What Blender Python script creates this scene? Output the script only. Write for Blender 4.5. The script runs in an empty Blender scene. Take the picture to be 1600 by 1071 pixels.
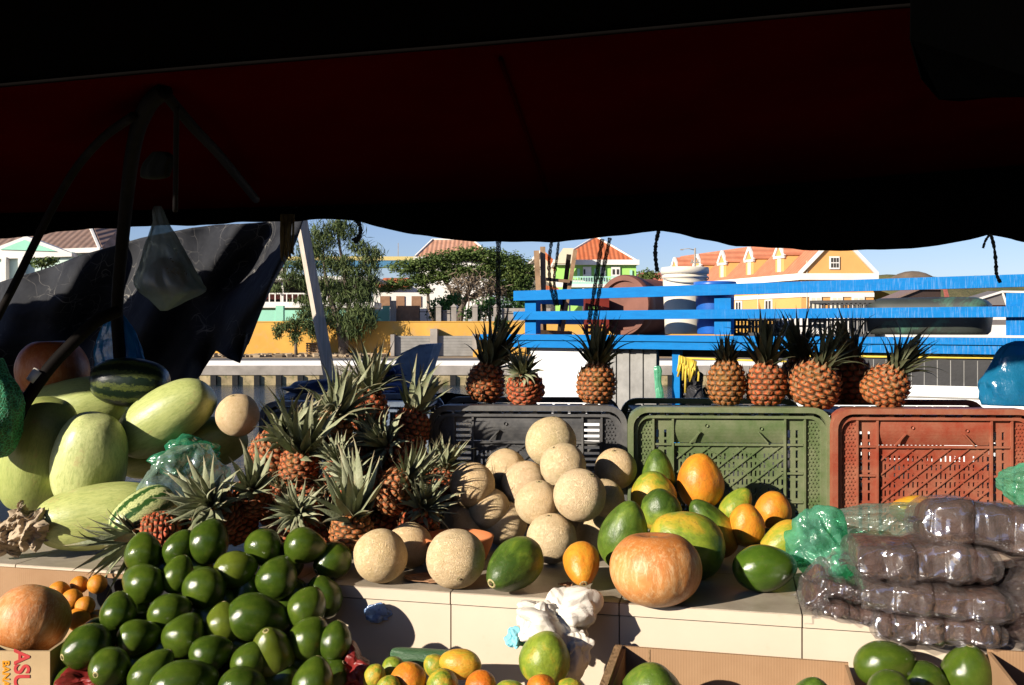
import bpy, bmesh, math, random
from mathutils import Vector, Matrix, noise, Quaternion
random.seed(7)
S = bpy.context.scene
COL = S.collection
F, HZ, H = 1511.0, 515.0, 1.5          # focal length and horizon row (photo pixels), eye height in metres
PI = math.pi
R = math.radians

def W(px, py, Y):
    """photo point at distance Y in front of the eye -> world"""
    return Vector(((px-800)/F*Y, Y, H-(py-HZ)/F*Y))

def tag(o, label=None, cat=None, group=None, kind=None):
    if label: o['label'] = label
    if cat: o['category'] = cat
    if group: o['group'] = group
    if kind: o['kind'] = kind
    return o

def empty(name, loc=(0,0,0), rz=0.0):
    o = bpy.data.objects.new(name, None); COL.objects.link(o)
    o.location = loc; o.rotation_euler = (0,0,rz); o.empty_display_size = .05
    return o

def link(name, me, parent=None, loc=None, mats=None):
    o = bpy.data.objects.new(name, me); COL.objects.link(o)
    if parent is not None: o.parent = parent
    if loc is not None: o.location = loc
    if mats:
        for m in (mats if isinstance(mats,(list,tuple)) else [mats]): me.materials.append(m)
    return o

def smooth(me, on=True):
    me.polygons.foreach_set('use_smooth', [on]*len(me.polygons)); me.update()

class MB:
    """collects shapes into one mesh"""
    def __init__(s): s.v=[]; s.f=[]; s.m=[]; s.sm=[]
    def add(s, vs, fs, mi=0, sm=False):
        b=len(s.v); s.v += [tuple(v) for v in vs]
        for f in fs: s.f.append([i+b for i in f]); s.m.append(mi); s.sm.append(sm)
        return s
    def box(s, x0,x1,y0,y1,z0,z1, mi=0, M=None):
        vs=[Vector((x,y,z)) for z in (z0,z1) for y in (y0,y1) for x in (x0,x1)]
        if M is not None: vs=[M@v for v in vs]
        return s.add(vs, [(0,2,3,1),(4,5,7,6),(0,1,5,4),(2,6,7,3),(0,4,6,2),(1,3,7,5)], mi)
    def bar(s, a, b, w, h=None, mi=0, up=(0,0,1)):
        a=Vector(a); b=Vector(b); h=h or w; d=b-a; L=d.length; d=d/L
        u=Vector(up)
        if abs(d.dot(u))>.99: u=Vector((0,1,0))
        x=d.cross(u).normalized(); z=x.cross(d)
        M=Matrix(((x.x,d.x,z.x,a.x),(x.y,d.y,z.y,a.y),(x.z,d.z,z.z,a.z),(0,0,0,1)))
        return s.box(-w/2,w/2,0,L,-h/2,h/2,mi,M)
    def tube(s, pts, r, n=8, mi=0, cap=True):
        pts=[Vector(p) for p in pts]; rs=r if isinstance(r,(list,tuple)) else [r]*len(pts)
        vs=[]; fs=[]; prev=None
        for i,p in enumerate(pts):
            d=(pts[min(i+1,len(pts)-1)]-pts[max(i-1,0)]).normalized()
            if prev is None:
                u=Vector((0,0,1)) if abs(d.z)<.9 else Vector((1,0,0)); x=d.cross(u).normalized()
            else: x=(prev-d*prev.dot(d)).normalized()
            prev=x; y=d.cross(x)
            for k in range(n):
                a=2*PI*k/n; vs.append(p+(x*math.cos(a)+y*math.sin(a))*rs[i])
        for i in range(len(pts)-1):
            for k in range(n):
                k2=(k+1)%n; fs.append((i*n+k,i*n+k2,(i+1)*n+k2,(i+1)*n+k))
        if cap: fs.append(tuple(range(n-1,-1,-1))); fs.append(tuple((len(pts)-1)*n+k for k in range(n)))
        return s.add(vs,fs,mi,True)
    def lathe(s, prof, n=24, mi=0, M=None, sm=True):
        vs=[]; fs=[]
        for (r,z) in prof:
            for k in range(n):
                a=2*PI*k/n; v=Vector((r*math.cos(a),r*math.sin(a),z)); vs.append(M@v if M is not None else v)
        for i in range(len(prof)-1):
            for k in range(n):
                k2=(k+1)%n; fs.append((i*n+k,i*n+k2,(i+1)*n+k2,(i+1)*n+k))
        return s.add(vs,fs,mi,sm)
    def prism(s, poly, d, mi=0):
        """poly: list of 3d points, extruded by vector d"""
        d=Vector(d); n=len(poly); a=[Vector(p) for p in poly]; vs=a+[p+d for p in a]
        fs=[tuple(range(n)), tuple(range(2*n-1,n-1,-1))]+[(i,i+n,(i+1)%n+n,(i+1)%n) for i in range(n)]
        return s.add(vs,fs,mi)
    def build(s, name, mats, parent=None, loc=None, fix=True):
        me=bpy.data.meshes.new(name); me.from_pydata(s.v,[],s.f)
        me.polygons.foreach_set('material_index', s.m); me.polygons.foreach_set('use_smooth', s.sm)
        if fix:
            bm=bmesh.new(); bm.from_mesh(me); bmesh.ops.recalc_face_normals(bm, faces=bm.faces); bm.to_mesh(me); bm.free()
        me.update()
        return link(name, me, parent, loc, mats)

# ------------------------------------------------------------------ materials
class NT:
    def __init__(s, name):
        s.mat=bpy.data.materials.new(name); s.mat.use_nodes=True; s.t=s.mat.node_tree; s.t.nodes.clear()
        s.out=s.n('ShaderNodeOutputMaterial')
    def n(s, typ, **kw):
        nd=s.t.nodes.new(typ)
        for k,v in kw.items():
            if k.startswith('i_'): nd.inputs[k[2:].replace('_',' ')].default_value=v
            else: setattr(nd,k,v)
        return nd
    def l(s, a, b): s.t.links.new(a,b)
    def coord(s, kind='Object'): return s.n('ShaderNodeTexCoord').outputs[kind]
    def mapping(s, vec, scale=(1,1,1), rot=(0,0,0)):
        m=s.n('ShaderNodeMapping'); m.inputs['Scale'].default_value=scale; m.inputs['Rotation'].default_value=rot; s.l(vec,m.inputs[0]); return m.outputs[0]
    def shifted(s, vec, amt=20):
        """per-object offset so copies differ"""
        oi=s.n('ShaderNodeObjectInfo'); mu=s.n('ShaderNodeMath',operation='MULTIPLY'); mu.inputs[1].default_value=amt; s.l(oi.outputs['Random'],mu.inputs[0])
        a=s.n('ShaderNodeVectorMath',operation='ADD'); s.l(vec,a.inputs[0]); s.l(mu.outputs[0],a.inputs[1]); return a.outputs[0]
    def noise(s, vec, scale, detail=3, rough=.55, dist=0):
        t=s.n('ShaderNodeTexNoise'); t.inputs['Scale'].default_value=scale; t.inputs['Detail'].default_value=detail
        t.inputs['Roughness'].default_value=rough; t.inputs['Distortion'].default_value=dist; s.l(vec,t.inputs['Vector']); return t.outputs['Fac']
    def vor(s, vec, scale, feature='DISTANCE_TO_EDGE', out='Distance', rand=1):
        t=s.n('ShaderNodeTexVoronoi',feature=feature); t.inputs['Scale'].default_value=scale; t.inputs['Randomness'].default_value=rand; s.l(vec,t.inputs['Vector']); return t.outputs[out]
    def ramp(s, fac, stops):
        r=s.n('ShaderNodeValToRGB'); el=r.color_ramp.elements
        while len(el)<len(stops): el.new(.5)
        for e,(p,c) in zip(el,stops): e.position=p; e.color=(c[0],c[1],c[2],1) if not isinstance(c,(int,float)) else (c,c,c,1)
        s.l(fac,r.inputs[0]); return r.outputs[0]
    def mix(s, fac, a, b, blend='MIX'):
        m=s.n('ShaderNodeMix',data_type='RGBA',blend_type=blend)
        for i,v in ((0,fac),(6,a),(7,b)):
            if hasattr(v,'type') and hasattr(v,'node'): s.l(v,m.inputs[i])
            elif i==0: m.inputs[0].default_value=v
            else: m.inputs[i].default_value=(v[0],v[1],v[2],1)
        return m.outputs[2]
    def math(s, op, a, b=None):
        m=s.n('ShaderNodeMath',operation=op)
        for i,v in ((0,a),(1,b)):
            if v is None: continue
            if hasattr(v,'node'): s.l(v,m.inputs[i])
            else: m.inputs[i].default_value=v
        return m.outputs[0]
    def bump(s, h, strength=.3, dist=.01, normal=None):
        b=s.n('ShaderNodeBump'); b.inputs['Strength'].default_value=strength; b.inputs['Distance'].default_value=dist; s.l(h,b.inputs['Height'])
        if normal is not None: s.l(normal,b.inputs['Normal'])
        return b.outputs[0]
    def pbr(s, col, rough=.6, spec=.4, normal=None, metal=0, coat=0, sub=0):
        p=s.n('ShaderNodeBsdfPrincipled')
        if hasattr(col,'node'): s.l(col,p.inputs['Base Color'])
        else: p.inputs['Base Color'].default_value=(col[0],col[1],col[2],1)
        if hasattr(rough,'node'): s.l(rough,p.inputs['Roughness'])
        else: p.inputs['Roughness'].default_value=rough
        p.inputs['Specular IOR Level'].default_value=spec; p.inputs['Metallic'].default_value=metal
        p.inputs['Coat Weight'].default_value=coat
        if normal is not None: s.l(normal,p.inputs['Normal'])
        s.l(p.outputs[0],s.out.inputs[0]); s.p=p
        return s.mat

def simple(name, col, rough=.6, spec=.4, var=.25, scale=6, bump=.15, bscale=40, metal=0, coord='Object', dirt=None):
    t=NT(name); c=t.coord(coord); n=t.noise(c,scale,5,.6)
    lo=[x*(1-var) for x in col]; hi=[min(1,x*(1+var)) for x in col]
    cc=t.ramp(n,[(.3,lo),(.7,hi)])
    if dirt:
        d=t.ramp(t.noise(c,scale*2.3,6,.7,.4),[(.52,0),(.68,1)]); cc=t.mix(d,cc,dirt)
    return t.pbr(cc,rough,spec,t.bump(t.noise(c,bscale,4),bump,.004),metal)

M={}
def mk_cantaloupe():
    t=NT('cantaloupe_rind'); o=t.coord(); c=t.shifted(o)
    wob=t.n('ShaderNodeVectorMath',operation='ADD'); nz=t.n('ShaderNodeTexNoise'); nz.inputs['Scale'].default_value=6; t.l(c,nz.inputs['Vector'])
    sc=t.n('ShaderNodeVectorMath',operation='SCALE'); sc.inputs['Scale'].default_value=.22; t.l(nz.outputs['Color'],sc.inputs[0]); t.l(c,wob.inputs[0]); t.l(sc.outputs[0],wob.inputs[1])
    e=t.vor(wob.outputs[0],15); net=t.ramp(e,[(.0,1),(.10,.55),(.24,0)])
    e2=t.vor(wob.outputs[0],31); net2=t.ramp(e2,[(.0,.7),(.2,0)])
    netm=t.math('MAXIMUM',net,net2)
    big=t.noise(c,1.3,4,.6)
    skin=t.ramp(big,[(.3,(.60,.47,.25)),(.5,(.68,.48,.25)),(.7,(.72,.45,.21))])
    oi=t.n('ShaderNodeObjectInfo'); skin=t.mix(.40,skin,oi.outputs['Color'])
    patch=t.ramp(t.noise(c,2.6,5,.65),[(.36,.35),(.62,1)])
    col=t.mix(t.math('MULTIPLY',t.math('MULTIPLY',netm,.9),patch),skin,(.86,.69,.46))
    br=t.ramp(t.noise(c,3.2,7,.75),[(.55,0),(.68,1)]); col=t.mix(t.math('MULTIPLY',br,.5),col,(.46,.27,.10))
    h=t.math('ADD',netm,t.math('MULTIPLY',t.noise(c,3,4),.6))
    return t.pbr(col,.78,.22,t.bump(h,.75,.0026))
def mk_avocado():
    t=NT('avocado_skin'); c=t.shifted(t.coord())
    oi=t.n('ShaderNodeObjectInfo')
    n=t.noise(c,1.6,5,.6); col=t.ramp(n,[(.3,(.026,.050,.005)),(.52,(.054,.090,.009)),(.70,(.10,.14,.015))])
    col=t.mix(.45,col,oi.outputs['Color'])
    sp=t.ramp(t.vor(c,34,'F1'),[(.08,1),(.22,0)]); col=t.mix(t.math('MULTIPLY',sp,.35),col,(.16,.20,.04))
    sc=t.ramp(t.noise(c,5,8,.78,.6),[(.58,0),(.66,1)]); col=t.mix(t.math('MULTIPLY',sc,.45),col,(.12,.10,.04))
    h=t.math('ADD',t.noise(c,34,4,.65),t.math('MULTIPLY',t.noise(c,4,3),1.5))
    ro=t.ramp(t.noise(c,7,4),[(.3,.09),(.7,.20)])
    return t.pbr(col,ro,.5,t.bump(h,.5,.0007))
def mk_papaya(name='papaya_skin'):
    """object colour: R = ripeness, G = how far the ripeness changes along the fruit"""
    t=NT(name); o=t.coord(); c=t.shifted(o); oi=t.n('ShaderNodeObjectInfo'); sep=t.n('ShaderNodeSeparateColor'); t.l(oi.outputs['Color'],sep.inputs[0])
    sx=t.n('ShaderNodeSeparateXYZ'); t.l(o,sx.inputs[0])
    n=t.noise(c,1.5,5,.6,.5)
    g=t.math('MULTIPLY',sx.outputs['Z'],t.math('SUBTRACT',sep.outputs[1],.5))
    f=t.math('ADD',t.math('ADD',sep.outputs[0],g),t.math('MULTIPLY',t.math('SUBTRACT',n,.5),.85))
    col=t.ramp(f,[(.0,(.038,.078,.009)),(.2,(.095,.16,.016)),(.38,(.22,.28,.025)),(.55,(.52,.33,.03)),(.75,(.62,.23,.018)),(1,(.58,.14,.012))])
    st=t.ramp(t.noise(t.mapping(c,(5,5,1.2)),2.2,6,.7,.3),[(.54,0),(.66,1)]); col=t.mix(t.math('MULTIPLY',st,.38),col,(.10,.12,.02))
    sp=t.ramp(t.noise(c,8,7,.8),[(.57,0),(.68,1)]); bl=t.ramp(t.noise(c,1.7,3,.6),[(.42,0),(.56,1)]); col=t.mix(t.math('MULTIPLY',t.math('MULTIPLY',sp,bl),.85),col,(.09,.05,.018))
    pale=t.ramp(t.noise(t.mapping(c,(3,3,1)),6,7,.78),[(.58,0),(.70,1)]); col=t.mix(t.math('MULTIPLY',pale,.32),col,(.45,.42,.25))
    return t.pbr(col,t.ramp(n,[(.3,.34),(.7,.5)]),.42,t.bump(t.math('ADD',t.noise(c,3.5,4),t.math('MULTIPLY',t.noise(c,30,3),.12)),.5,.004))
def mk_pumpkin():
    t=NT('pumpkin_rind'); o=t.coord(); c=t.shifted(o); oi=t.n('ShaderNodeObjectInfo')
    n=t.noise(c,1.6,5,.6); col=t.ramp(n,[(.3,(.48,.17,.045)),(.55,(.60,.26,.08)),(.75,(.66,.36,.15))])
    pale=t.ramp(t.noise(t.mapping(c,(4.2,4.2,.9)),2.4,8,.8,.6),[(.48,0),(.64,1)]); col=t.mix(t.math('MULTIPLY',pale,.75),col,(.76,.53,.29))
    sx=t.n('ShaderNodeSeparateXYZ'); t.l(o,sx.inputs[0])
    top=t.math('ADD',sx.outputs['Z'],t.math('MULTIPLY',t.math('SUBTRACT',t.noise(t.mapping(c,(6,6,1)),3,6,.75),.5),1.3))
    rust=t.ramp(top,[(.30,0),(.62,1)]); col=t.mix(t.math('MULTIPLY',rust,.75),col,(.42,.13,.02))
    sp=t.ramp(t.noise(c,9,7,.82),[(.57,0),(.68,1)]); col=t.mix(t.math('MULTIPLY',sp,.6),col,(.20,.12,.055))
    col=t.mix(.9,col,oi.outputs['Color'],'MULTIPLY')
    return t.pbr(col,.46,.4,t.bump(t.math('ADD',t.noise(c,4,4),t.math('MULTIPLY',t.noise(c,40,3),.2)),.5,.004))
def mk_palemelon():
    t=NT('pale_melon_rind'); o=t.coord(); c=t.shifted(o); oi=t.n('ShaderNodeObjectInfo')
    n=t.noise(t.mapping(c,(1,1,.4)),2,5,.6); col=t.ramp(n,[(.3,(.29,.33,.075)),(.6,(.46,.50,.17)),(.8,(.58,.60,.27))])
    col=t.mix(.6,col,oi.outputs['Color'])
    v=t.ramp(t.noise(t.mapping(c,(7,7,2)),2.5,8,.78,.5),[(.46,0),(.62,1)]); col=t.mix(t.math('MULTIPLY',v,.5),col,(.17,.24,.06))
    pk=t.ramp(t.noise(c,2.4,7,.78,.5),[(.58,0),(.68,1)]); col=t.mix(t.math('MULTIPLY',pk,.45),col,(.42,.25,.13))
    sp=t.ramp(t.vor(c,7,'F1'),[(.035,1),(.06,0)]); col=t.mix(sp,col,(.16,.13,.05))
    return t.pbr(col,.4,.4,t.bump(t.noise(c,5,4),.35,.004))
def mk_watermelon(name, pale, dark, w=.5):
    t=NT(name); o=t.coord(); c=t.shifted(o)
    sx=t.n('ShaderNodeSeparateXYZ'); t.l(o,sx.inputs[0]); ang=t.math('ARCTAN2',sx.outputs[1],sx.outputs[0])
    nn=t.math('MULTIPLY',t.math('SUBTRACT',t.noise(t.mapping(c,(3.2,3.2,3.2)),2.2,6,.72),.5),6.0)
    s=t.math('SINE',t.math('ADD',t.math('MULTIPLY',ang,11),nn))
    f=t.math('ADD',s,t.math('MULTIPLY',t.math('SUBTRACT',t.noise(c,9,5,.7),.5),2.6))
    m=t.ramp(t.math('ADD',t.math('MULTIPLY',f,.25),.5),[(w,0),(w+.07,1)])
    vein=t.ramp(t.vor(t.mapping(c,(5,5,3)),2.6),[(.02,1),(.07,0)])
    base=t.mix(t.math('MULTIPLY',vein,.6),pale,dark)
    return t.pbr(t.mix(m,base,dark),.32,.45,t.bump(t.noise(c,4,4),.35,.003))
def mk_pineskin():
    t=NT('pineapple_skin'); a=t.n('ShaderNodeAttribute',attribute_name='eye'); o=t.shifted(t.coord()); oi=t.n('ShaderNodeObjectInfo')
    col=t.ramp(a.outputs['Fac'],[(.0,(.20,.12,.05)),(.12,(.44,.27,.13)),(.30,(.50,.21,.085)),(.55,(.47,.13,.042)),(.74,(.22,.075,.025)),(.90,(.06,.032,.010)),(1,(.035,.02,.008))])
    col=t.mix(.85,col,oi.outputs['Color'],'MULTIPLY')
    n=t.noise(o,11,6,.75); dry=t.ramp(n,[(.46,0),(.62,1)]); col=t.mix(t.math('MULTIPLY',dry,.45),col,(.30,.17,.07)); dk2=t.ramp(t.noise(o,16,5,.8),[(.56,0),(.68,1)]); col=t.mix(t.math('MULTIPLY',dk2,.75),col,(.09,.05,.02))
    gr=t.ramp(t.noise(o,2.2,4,.6),[(.56,0),(.7,1)]); col=t.mix(t.math('MULTIPLY',gr,.4),col,(.20,.15,.03))
    return t.pbr(col,.55,.35,t.bump(t.noise(o,22,5,.7),.8,.0025))
def mk_leaf(name, lo, hi, tip, trans=.18):
    t=NT(name); a=t.n('ShaderNodeAttribute',attribute_name='tt'); o=t.shifted(t.coord())
    g=t.noise(o,3,4); col=t.ramp(g,[(.3,lo),(.7,hi)])
    st=t.noise(t.mapping(o,(1,1,1)),30,4,.6); col=t.mix(t.math('MULTIPLY',st,.35),col,[x*.55 for x in lo])
    tp=t.ramp(a.outputs['Fac'],[(.0,.5),(.16,0),(.72,0),(1,.9)]); col=t.mix(tp,col,tip)
    br=t.ramp(t.noise(o,4.5,5,.7),[(.56,0),(.70,1)]); col=t.mix(t.math('MULTIPLY',br,.6),col,tip)
    m=t.pbr(col,.5,.35,t.bump(st,.25,.01))
    return m
def film(name, tint, body, op=.45, gloss=.35, rough=.12, wscale=9, wbump=.6):
    t=NT(name); o=t.shifted(t.coord())
    tr=t.n('ShaderNodeBsdfTransparent'); tr.inputs[0].default_value=(*tint,1)
    di=t.n('ShaderNodeBsdfDiffuse'); di.inputs[0].default_value=(*body,1)
    tl=t.n('ShaderNodeBsdfTranslucent'); tl.inputs[0].default_value=(*body,1)
    gl=t.n('ShaderNodeBsdfGlossy'); gl.inputs['Roughness'].default_value=rough; gl.inputs[0].default_value=(.9,.9,.9,1)
    w=t.noise(o,wscale,5,.65,.8); w2=t.vor(t.mapping(o,(1,2.6,1.4),(.4,.3,.7)),wscale*1.6)
    h=t.math('ADD',w,t.math('MULTIPLY',w2,.8)); b=t.bump(h,wbump,.008)
    for nd in (di,gl,tl): t.l(b,nd.inputs['Normal'])
    m1=t.n('ShaderNodeMixShader'); m1.inputs[0].default_value=.4; t.l(di.outputs[0],m1.inputs[1]); t.l(tl.outputs[0],m1.inputs[2])
    m2=t.n('ShaderNodeMixShader'); m2.inputs[0].default_value=gloss; t.l(m1.outputs[0],m2.inputs[1]); t.l(gl.outputs[0],m2.inputs[2])
    m3=t.n('ShaderNodeMixShader')
    f=t.ramp(w,[(.3,max(0,op-.2)),(.7,min(1,op+.2))]); t.l(f,m3.inputs[0]); t.l(tr.outputs[0],m3.inputs[1]); t.l(m2.outputs[0],m3.inputs[2])
    t.l(m3.outputs[0],t.out.inputs[0]); return t.mat

M['cantaloupe']=mk_cantaloupe(); M['avocado']=mk_avocado(); M['papaya']=mk_papaya(); M['pumpkin']=mk_pumpkin()
M['palemelon']=mk_palemelon()
M['wm_dark']=mk_watermelon('striped_melon_rind',(.075,.095,.022),(.008,.018,.009),.40)
M['wm_pale']=mk_watermelon('pale_striped_melon_rind',(.52,.56,.24),(.030,.085,.018),.50)
M['pine']=mk_pineskin()
M['leaf']=mk_leaf('pineapple_leaf',(.19,.22,.115),(.39,.40,.255),(.30,.22,.13))
M['leaf_dark']=mk_leaf('pineapple_leaf_dark',(.060,.070,.036),(.115,.125,.065),(.13,.085,.05))
M['bract']=simple('pineapple_bract',(.25,.15,.075),.7,.2,.35,9)
M['scar']=simple('stem_scar_cork',(.40,.33,.16),.8,.2,.5,14,.5,30)
M['scar_dark']=simple('stem_scar_dark',(.10,.07,.035),.8,.2,.4,14,.5,30)
# ------------------------------------------------------------------ fruit meshes (unit radius, long axis Z, stem end at +Z)
def lathe_mesh(name, rfun, nz=40, na=56, warp=.03, wfreq=1.2, seed=0, bend=0.0, ribs=0, ribamp=0.0, mats=()):
    vs=[]; fs=[]; off=Vector((seed*7.3,seed*3.1,seed*1.7))
    for i in range(nz+1):
        th=PI*i/nz; r,z=rfun(th)
        for k in range(na):
            a=2*PI*k/na; rr=r
            if ribs: rr*=1-ribamp*(1-abs(math.sin(ribs*a/2+seed))**.7)*math.sin(th)
            v=Vector((rr*math.cos(a),rr*math.sin(a),z))
            n=noise.noise(v*wfreq+off)*warp+noise.noise(v*wfreq*2.3+off*2)*warp*.4
            v=v*(1+n)
            v.x+=bend*(v.z*v.z-.4)
            vs.append(v)
    for i in range(nz):
        for k in range(na):
            k2=(k+1)%na; fs.append((i*na+k,(i+1)*na+k,(i+1)*na+k2,i*na+k2))
    b=MB(); b.add(vs,fs,0,True)
    me=bpy.data.meshes.new(name); me.from_pydata(b.v,[],b.f)
    bm=bmesh.new(); bm.from_mesh(me); bmesh.ops.remove_doubles(bm,verts=bm.verts,dist=1e-4); bmesh.ops.recalc_face_normals(bm,faces=bm.faces); bm.to_mesh(me); bm.free()
    smooth(me)
    for m in mats: me.materials.append(m)
    return me
sn=lambda th: max(0,math.sin(th))
def f_ball(th): return sn(th), math.cos(th)
def f_avo(th):
    c=math.cos(th); return sn(th)*(1-.10*c-.05*c*c), c
def f_avopear(th):
    c=math.cos(th); return sn(th)**.95*(1-.24*c-.06*c*c), c
def f_pap(th):
    c=math.cos(th); return sn(th)**.9*(1-.17*c-.04*c*c), c
def f_pappear(th):
    c=math.cos(th); return sn(th)**.85*(.93-.30*c), c
def f_caps(th):
    c=math.cos(th); return sn(th)**.60*(1-.04*c), c
def f_pump(th):
    c=math.cos(th); d=.16*math.exp(-(th/.28)**2); return sn(th)**.86, .80*c-d
def f_mango(th):
    c=math.cos(th); return sn(th)**.92*(1+.10*c), c
FM={
 'cantaloupe':[lathe_mesh('cantaloupe',f_ball,36,52,.035,1.1,s,0,10,.010*(s%2),[M['cantaloupe']]) for s in (1,2,3)],
 'avocado':[lathe_mesh('avocado',f,36,48,.03,1.3,s,bd,0,0,[M['avocado']]) for f,s,bd in ((f_avo,1,0),(f_avo,2,.04),(f_avopear,3,.05),(f_avopear,4,.0))],
 'papaya':[lathe_mesh('papaya',f,40,60,.035,1.2,s,bd,5,.03,[M['papaya']]) for f,s,bd in ((f_pap,1,.03),(f_pap,2,0),(f_pappear,3,.04))],
 'pumpkin':[lathe_mesh('pumpkin',f_pump,44,90,.02,1.0,s,0,11,.016,[M['pumpkin']]) for s in (1,2)],
 'palemelon':[lathe_mesh('melon',f_caps,44,56,.045,.9,s,bd,9,.012,[M['palemelon']]) for s,bd in ((1,.05),(2,-.04),(3,.02))],
 'wm_dark':[lathe_mesh('watermelon',f_caps,40,56,.02,1,4,0,0,0,[M['wm_dark']])],
 'wm_pale':[lathe_mesh('watermelon',f_caps,40,56,.02,1,5,0,0,0,[M['wm_pale']])],
 'mango':[lathe_mesh('mango',f_mango,32,44,.05,1.2,s,.08,0,0,[]) for s in (1,2)],
 'ball':[lathe_mesh('orange',f_ball,28,40,.02,1.2,s,0,0,0,[]) for s in (1,2)],
}
tm=mk_papaya('mango_skin'); M['mango']=tm
for me in FM['mango']: me.materials.append(tm)
M['orange']=simple('orange_peel',(.66,.24,.02),.4,.4,.2,3,.3,60)
for me in FM['ball']: me.materials.append(M['orange'])
for me in FM['wm_dark']+FM['wm_pale']: pass

def scar_mesh(name, r, m1, m2, z=1.0):
    b=MB(); b.lathe([(r*1.5,z-.055),(r*1.25,z-.01),(r,z+.012),(r*.75,z+.006),(r*.6,z-.02)],20,0)
    b.lathe([(r*.6,z-.02),(r*.45,z+.02),(r*.2,z+.03),(.0005,z+.03)],20,1)
    me=bpy.data.meshes.new(name); me.from_pydata(b.v,[],b.f); me.polygons.foreach_set('material_index',b.m); smooth(me)
    me.materials.append(m1); me.materials.append(m2); return me
SCAR={'avocado':scar_mesh('stem_scar',.125,M['scar'],M['scar_dark'],.985),'papaya':scar_mesh('stem_scar',.16,M['scar'],M['scar_dark'],.985),
      'cantaloupe':scar_mesh('stem_scar',.12,M['scar'],M['scar_dark'],.985)}
_cnt={}
def axis_quat(a, b, roll=0.0):
    """a: direction of the stem end in the photo's plane (deg, 0 = right, 90 = up); b: tilt of it towards the viewer"""
    a,b=R(a),R(b); d=Vector((math.cos(b)*math.cos(a),-math.sin(b),math.cos(b)*math.sin(a)))
    return d.to_track_quat('Z','Y') @ Quaternion((0,0,1),R(roll))
def fruit(kind, name, px, py, Y, w, ratio, a, b, label, cat, group, color=(1,1,1), scar=None, roll=None, var=None):
    ms=FM[kind]; i=_cnt.get(kind,0); _cnt[kind]=i+1
    me=ms[(i if var is None else var)%len(ms)]
    o=bpy.data.objects.new(name,me); COL.objects.link(o)
    r=w/2/F*Y; o.location=W(px,py,Y); o.scale=(r,r,r*ratio)
    o.rotation_mode='QUATERNION'; o.rotation_quaternion=axis_quat(a,b,roll if roll is not None else (i*77)%360)
    o.color=(*color,1); tag(o,label,cat,group)
    if scar:
        s=bpy.data.objects.new('stem_scar',SCAR[scar]); COL.objects.link(s); s.parent=o; pv=max(me.vertices,key=lambda v_:v_.co.z).co; s.location=(pv.x,pv.y,pv.z-.998)
    return o
CT=.9                                              # counter top height
def Yc(py, w): return (H-CT)*F/((py-HZ)+w/2)       # distance of a round fruit of width w resting on the counter

# ---- cantaloupes
G='cantaloupes piled on the counter'
tan=(.72,.53,.29); tan2=(.76,.50,.24); gre=(.56,.48,.22)
for x,y,w,Y,a,b,c,lab in [
 (595,869,85,None,60,-20,(.80,.56,.24),'yellowish cantaloupe at left front edge of the counter, beside the avocado heap'),
 (640,852,72,None,90,10,tan2,'cantaloupe half in shade behind the yellowish front cantaloupe'),
 (712,873,93,None,-75,55,(.74,.54,.30),'largest front cantaloupe, stem dimple low, left of the lying green papaya'),
 (725,818,70,None,90,10,tan,'cantaloupe streaked with leaf shadows behind the terracotta dish'),
 (788,818,72,None,90,20,tan,'bottom cantaloupe behind the stem end of the green papaya'),
 (862,841,79,None,95,10,(.78,.60,.36),'cantaloupe in bottom row above the small orange papaya'),
 (738,758,72,2.66,110,25,tan2,'leftmost upper cantaloupe crossed by a spiky leaf shadow'),
 (790,735,68,2.80,80,0,tan,'small cantaloupe in front of the black crate, left of the pile top'),
 (820,757,74,2.72,100,0,(.80,.54,.34),'pinkish cantaloupe wedged in the middle of the pile'),
 (840,786,72,2.55,90,10,tan,'cantaloupe in the middle of the pile above the bottom row'),
 (906,774,83,2.47,70,20,(.80,.60,.38),'big pale cantaloupe at the right front of the pile'),
 (880,728,73,2.63,120,15,(.70,.56,.32),'cantaloupe just below the topmost green one'),
 (861,691,80,2.76,90,0,gre,'topmost greenish cantaloupe on the pile, against the black crate'),
 (962,733,66,2.76,90,25,tan2,'cantaloupe alone at right of the pile, touching the green crate'),
 (942,782,68,2.62,90,0,tan,'cantaloupe mostly hidden behind the big pale one'),
 (933,834,66,2.60,-70,50,(.74,.60,.36),'cantaloupe showing its stem scar beside the tall green papaya'),
 (764,795,66,2.66,90,0,tan,'shaded cantaloupe in the second row behind the streaked one'),
 (900,826,66,2.66,90,0,tan,'cantaloupe tucked behind the bottom row, left of the scar-faced one'),
 (371,649,68,2.80,95,15,(.74,.50,.24),'single cantaloupe on top of the pale melons by the water')]:
    fruit('cantaloupe','cantaloupe',x,y,Y or Yc(y,w),w,.98,a,b,lab,'melon',G,c,'cantaloupe')

# ---- pumpkins
def stem(o, r=.10, h=.03, z=.64, mat=None):
    b=MB(); b.lathe([(r*1.5,z-.04),(r*1.05,z+h*.4),(r*.8,z+h),(r*.5,z+h*1.05),(.001,z+h)],14,0)
    s=b.build('stem',mat or M['scar'],o); return s
o=fruit('pumpkin','pumpkin',1024,888,2.125,144,1.0,92,-4,'round orange pumpkin with pale streaks at the front counter edge','pumpkin','pumpkins on the stall',(1,1,1)); stem(o)
o=fruit('pumpkin','pumpkin',49,968,2.06,116,1.12,-105,22,'pinkish tan pumpkin standing on the printed banana carton','pumpkin','pumpkins on the stall',(.95,.85,.85)); stem(o,.1,.05)
o=fruit('pumpkin','pumpkin',82,578,3.05,108,1.15,90,0,'dark reddish pumpkin in the shade behind the pale melons','pumpkin','pumpkins on the stall',(.62,.35,.25)); stem(o)

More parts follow.
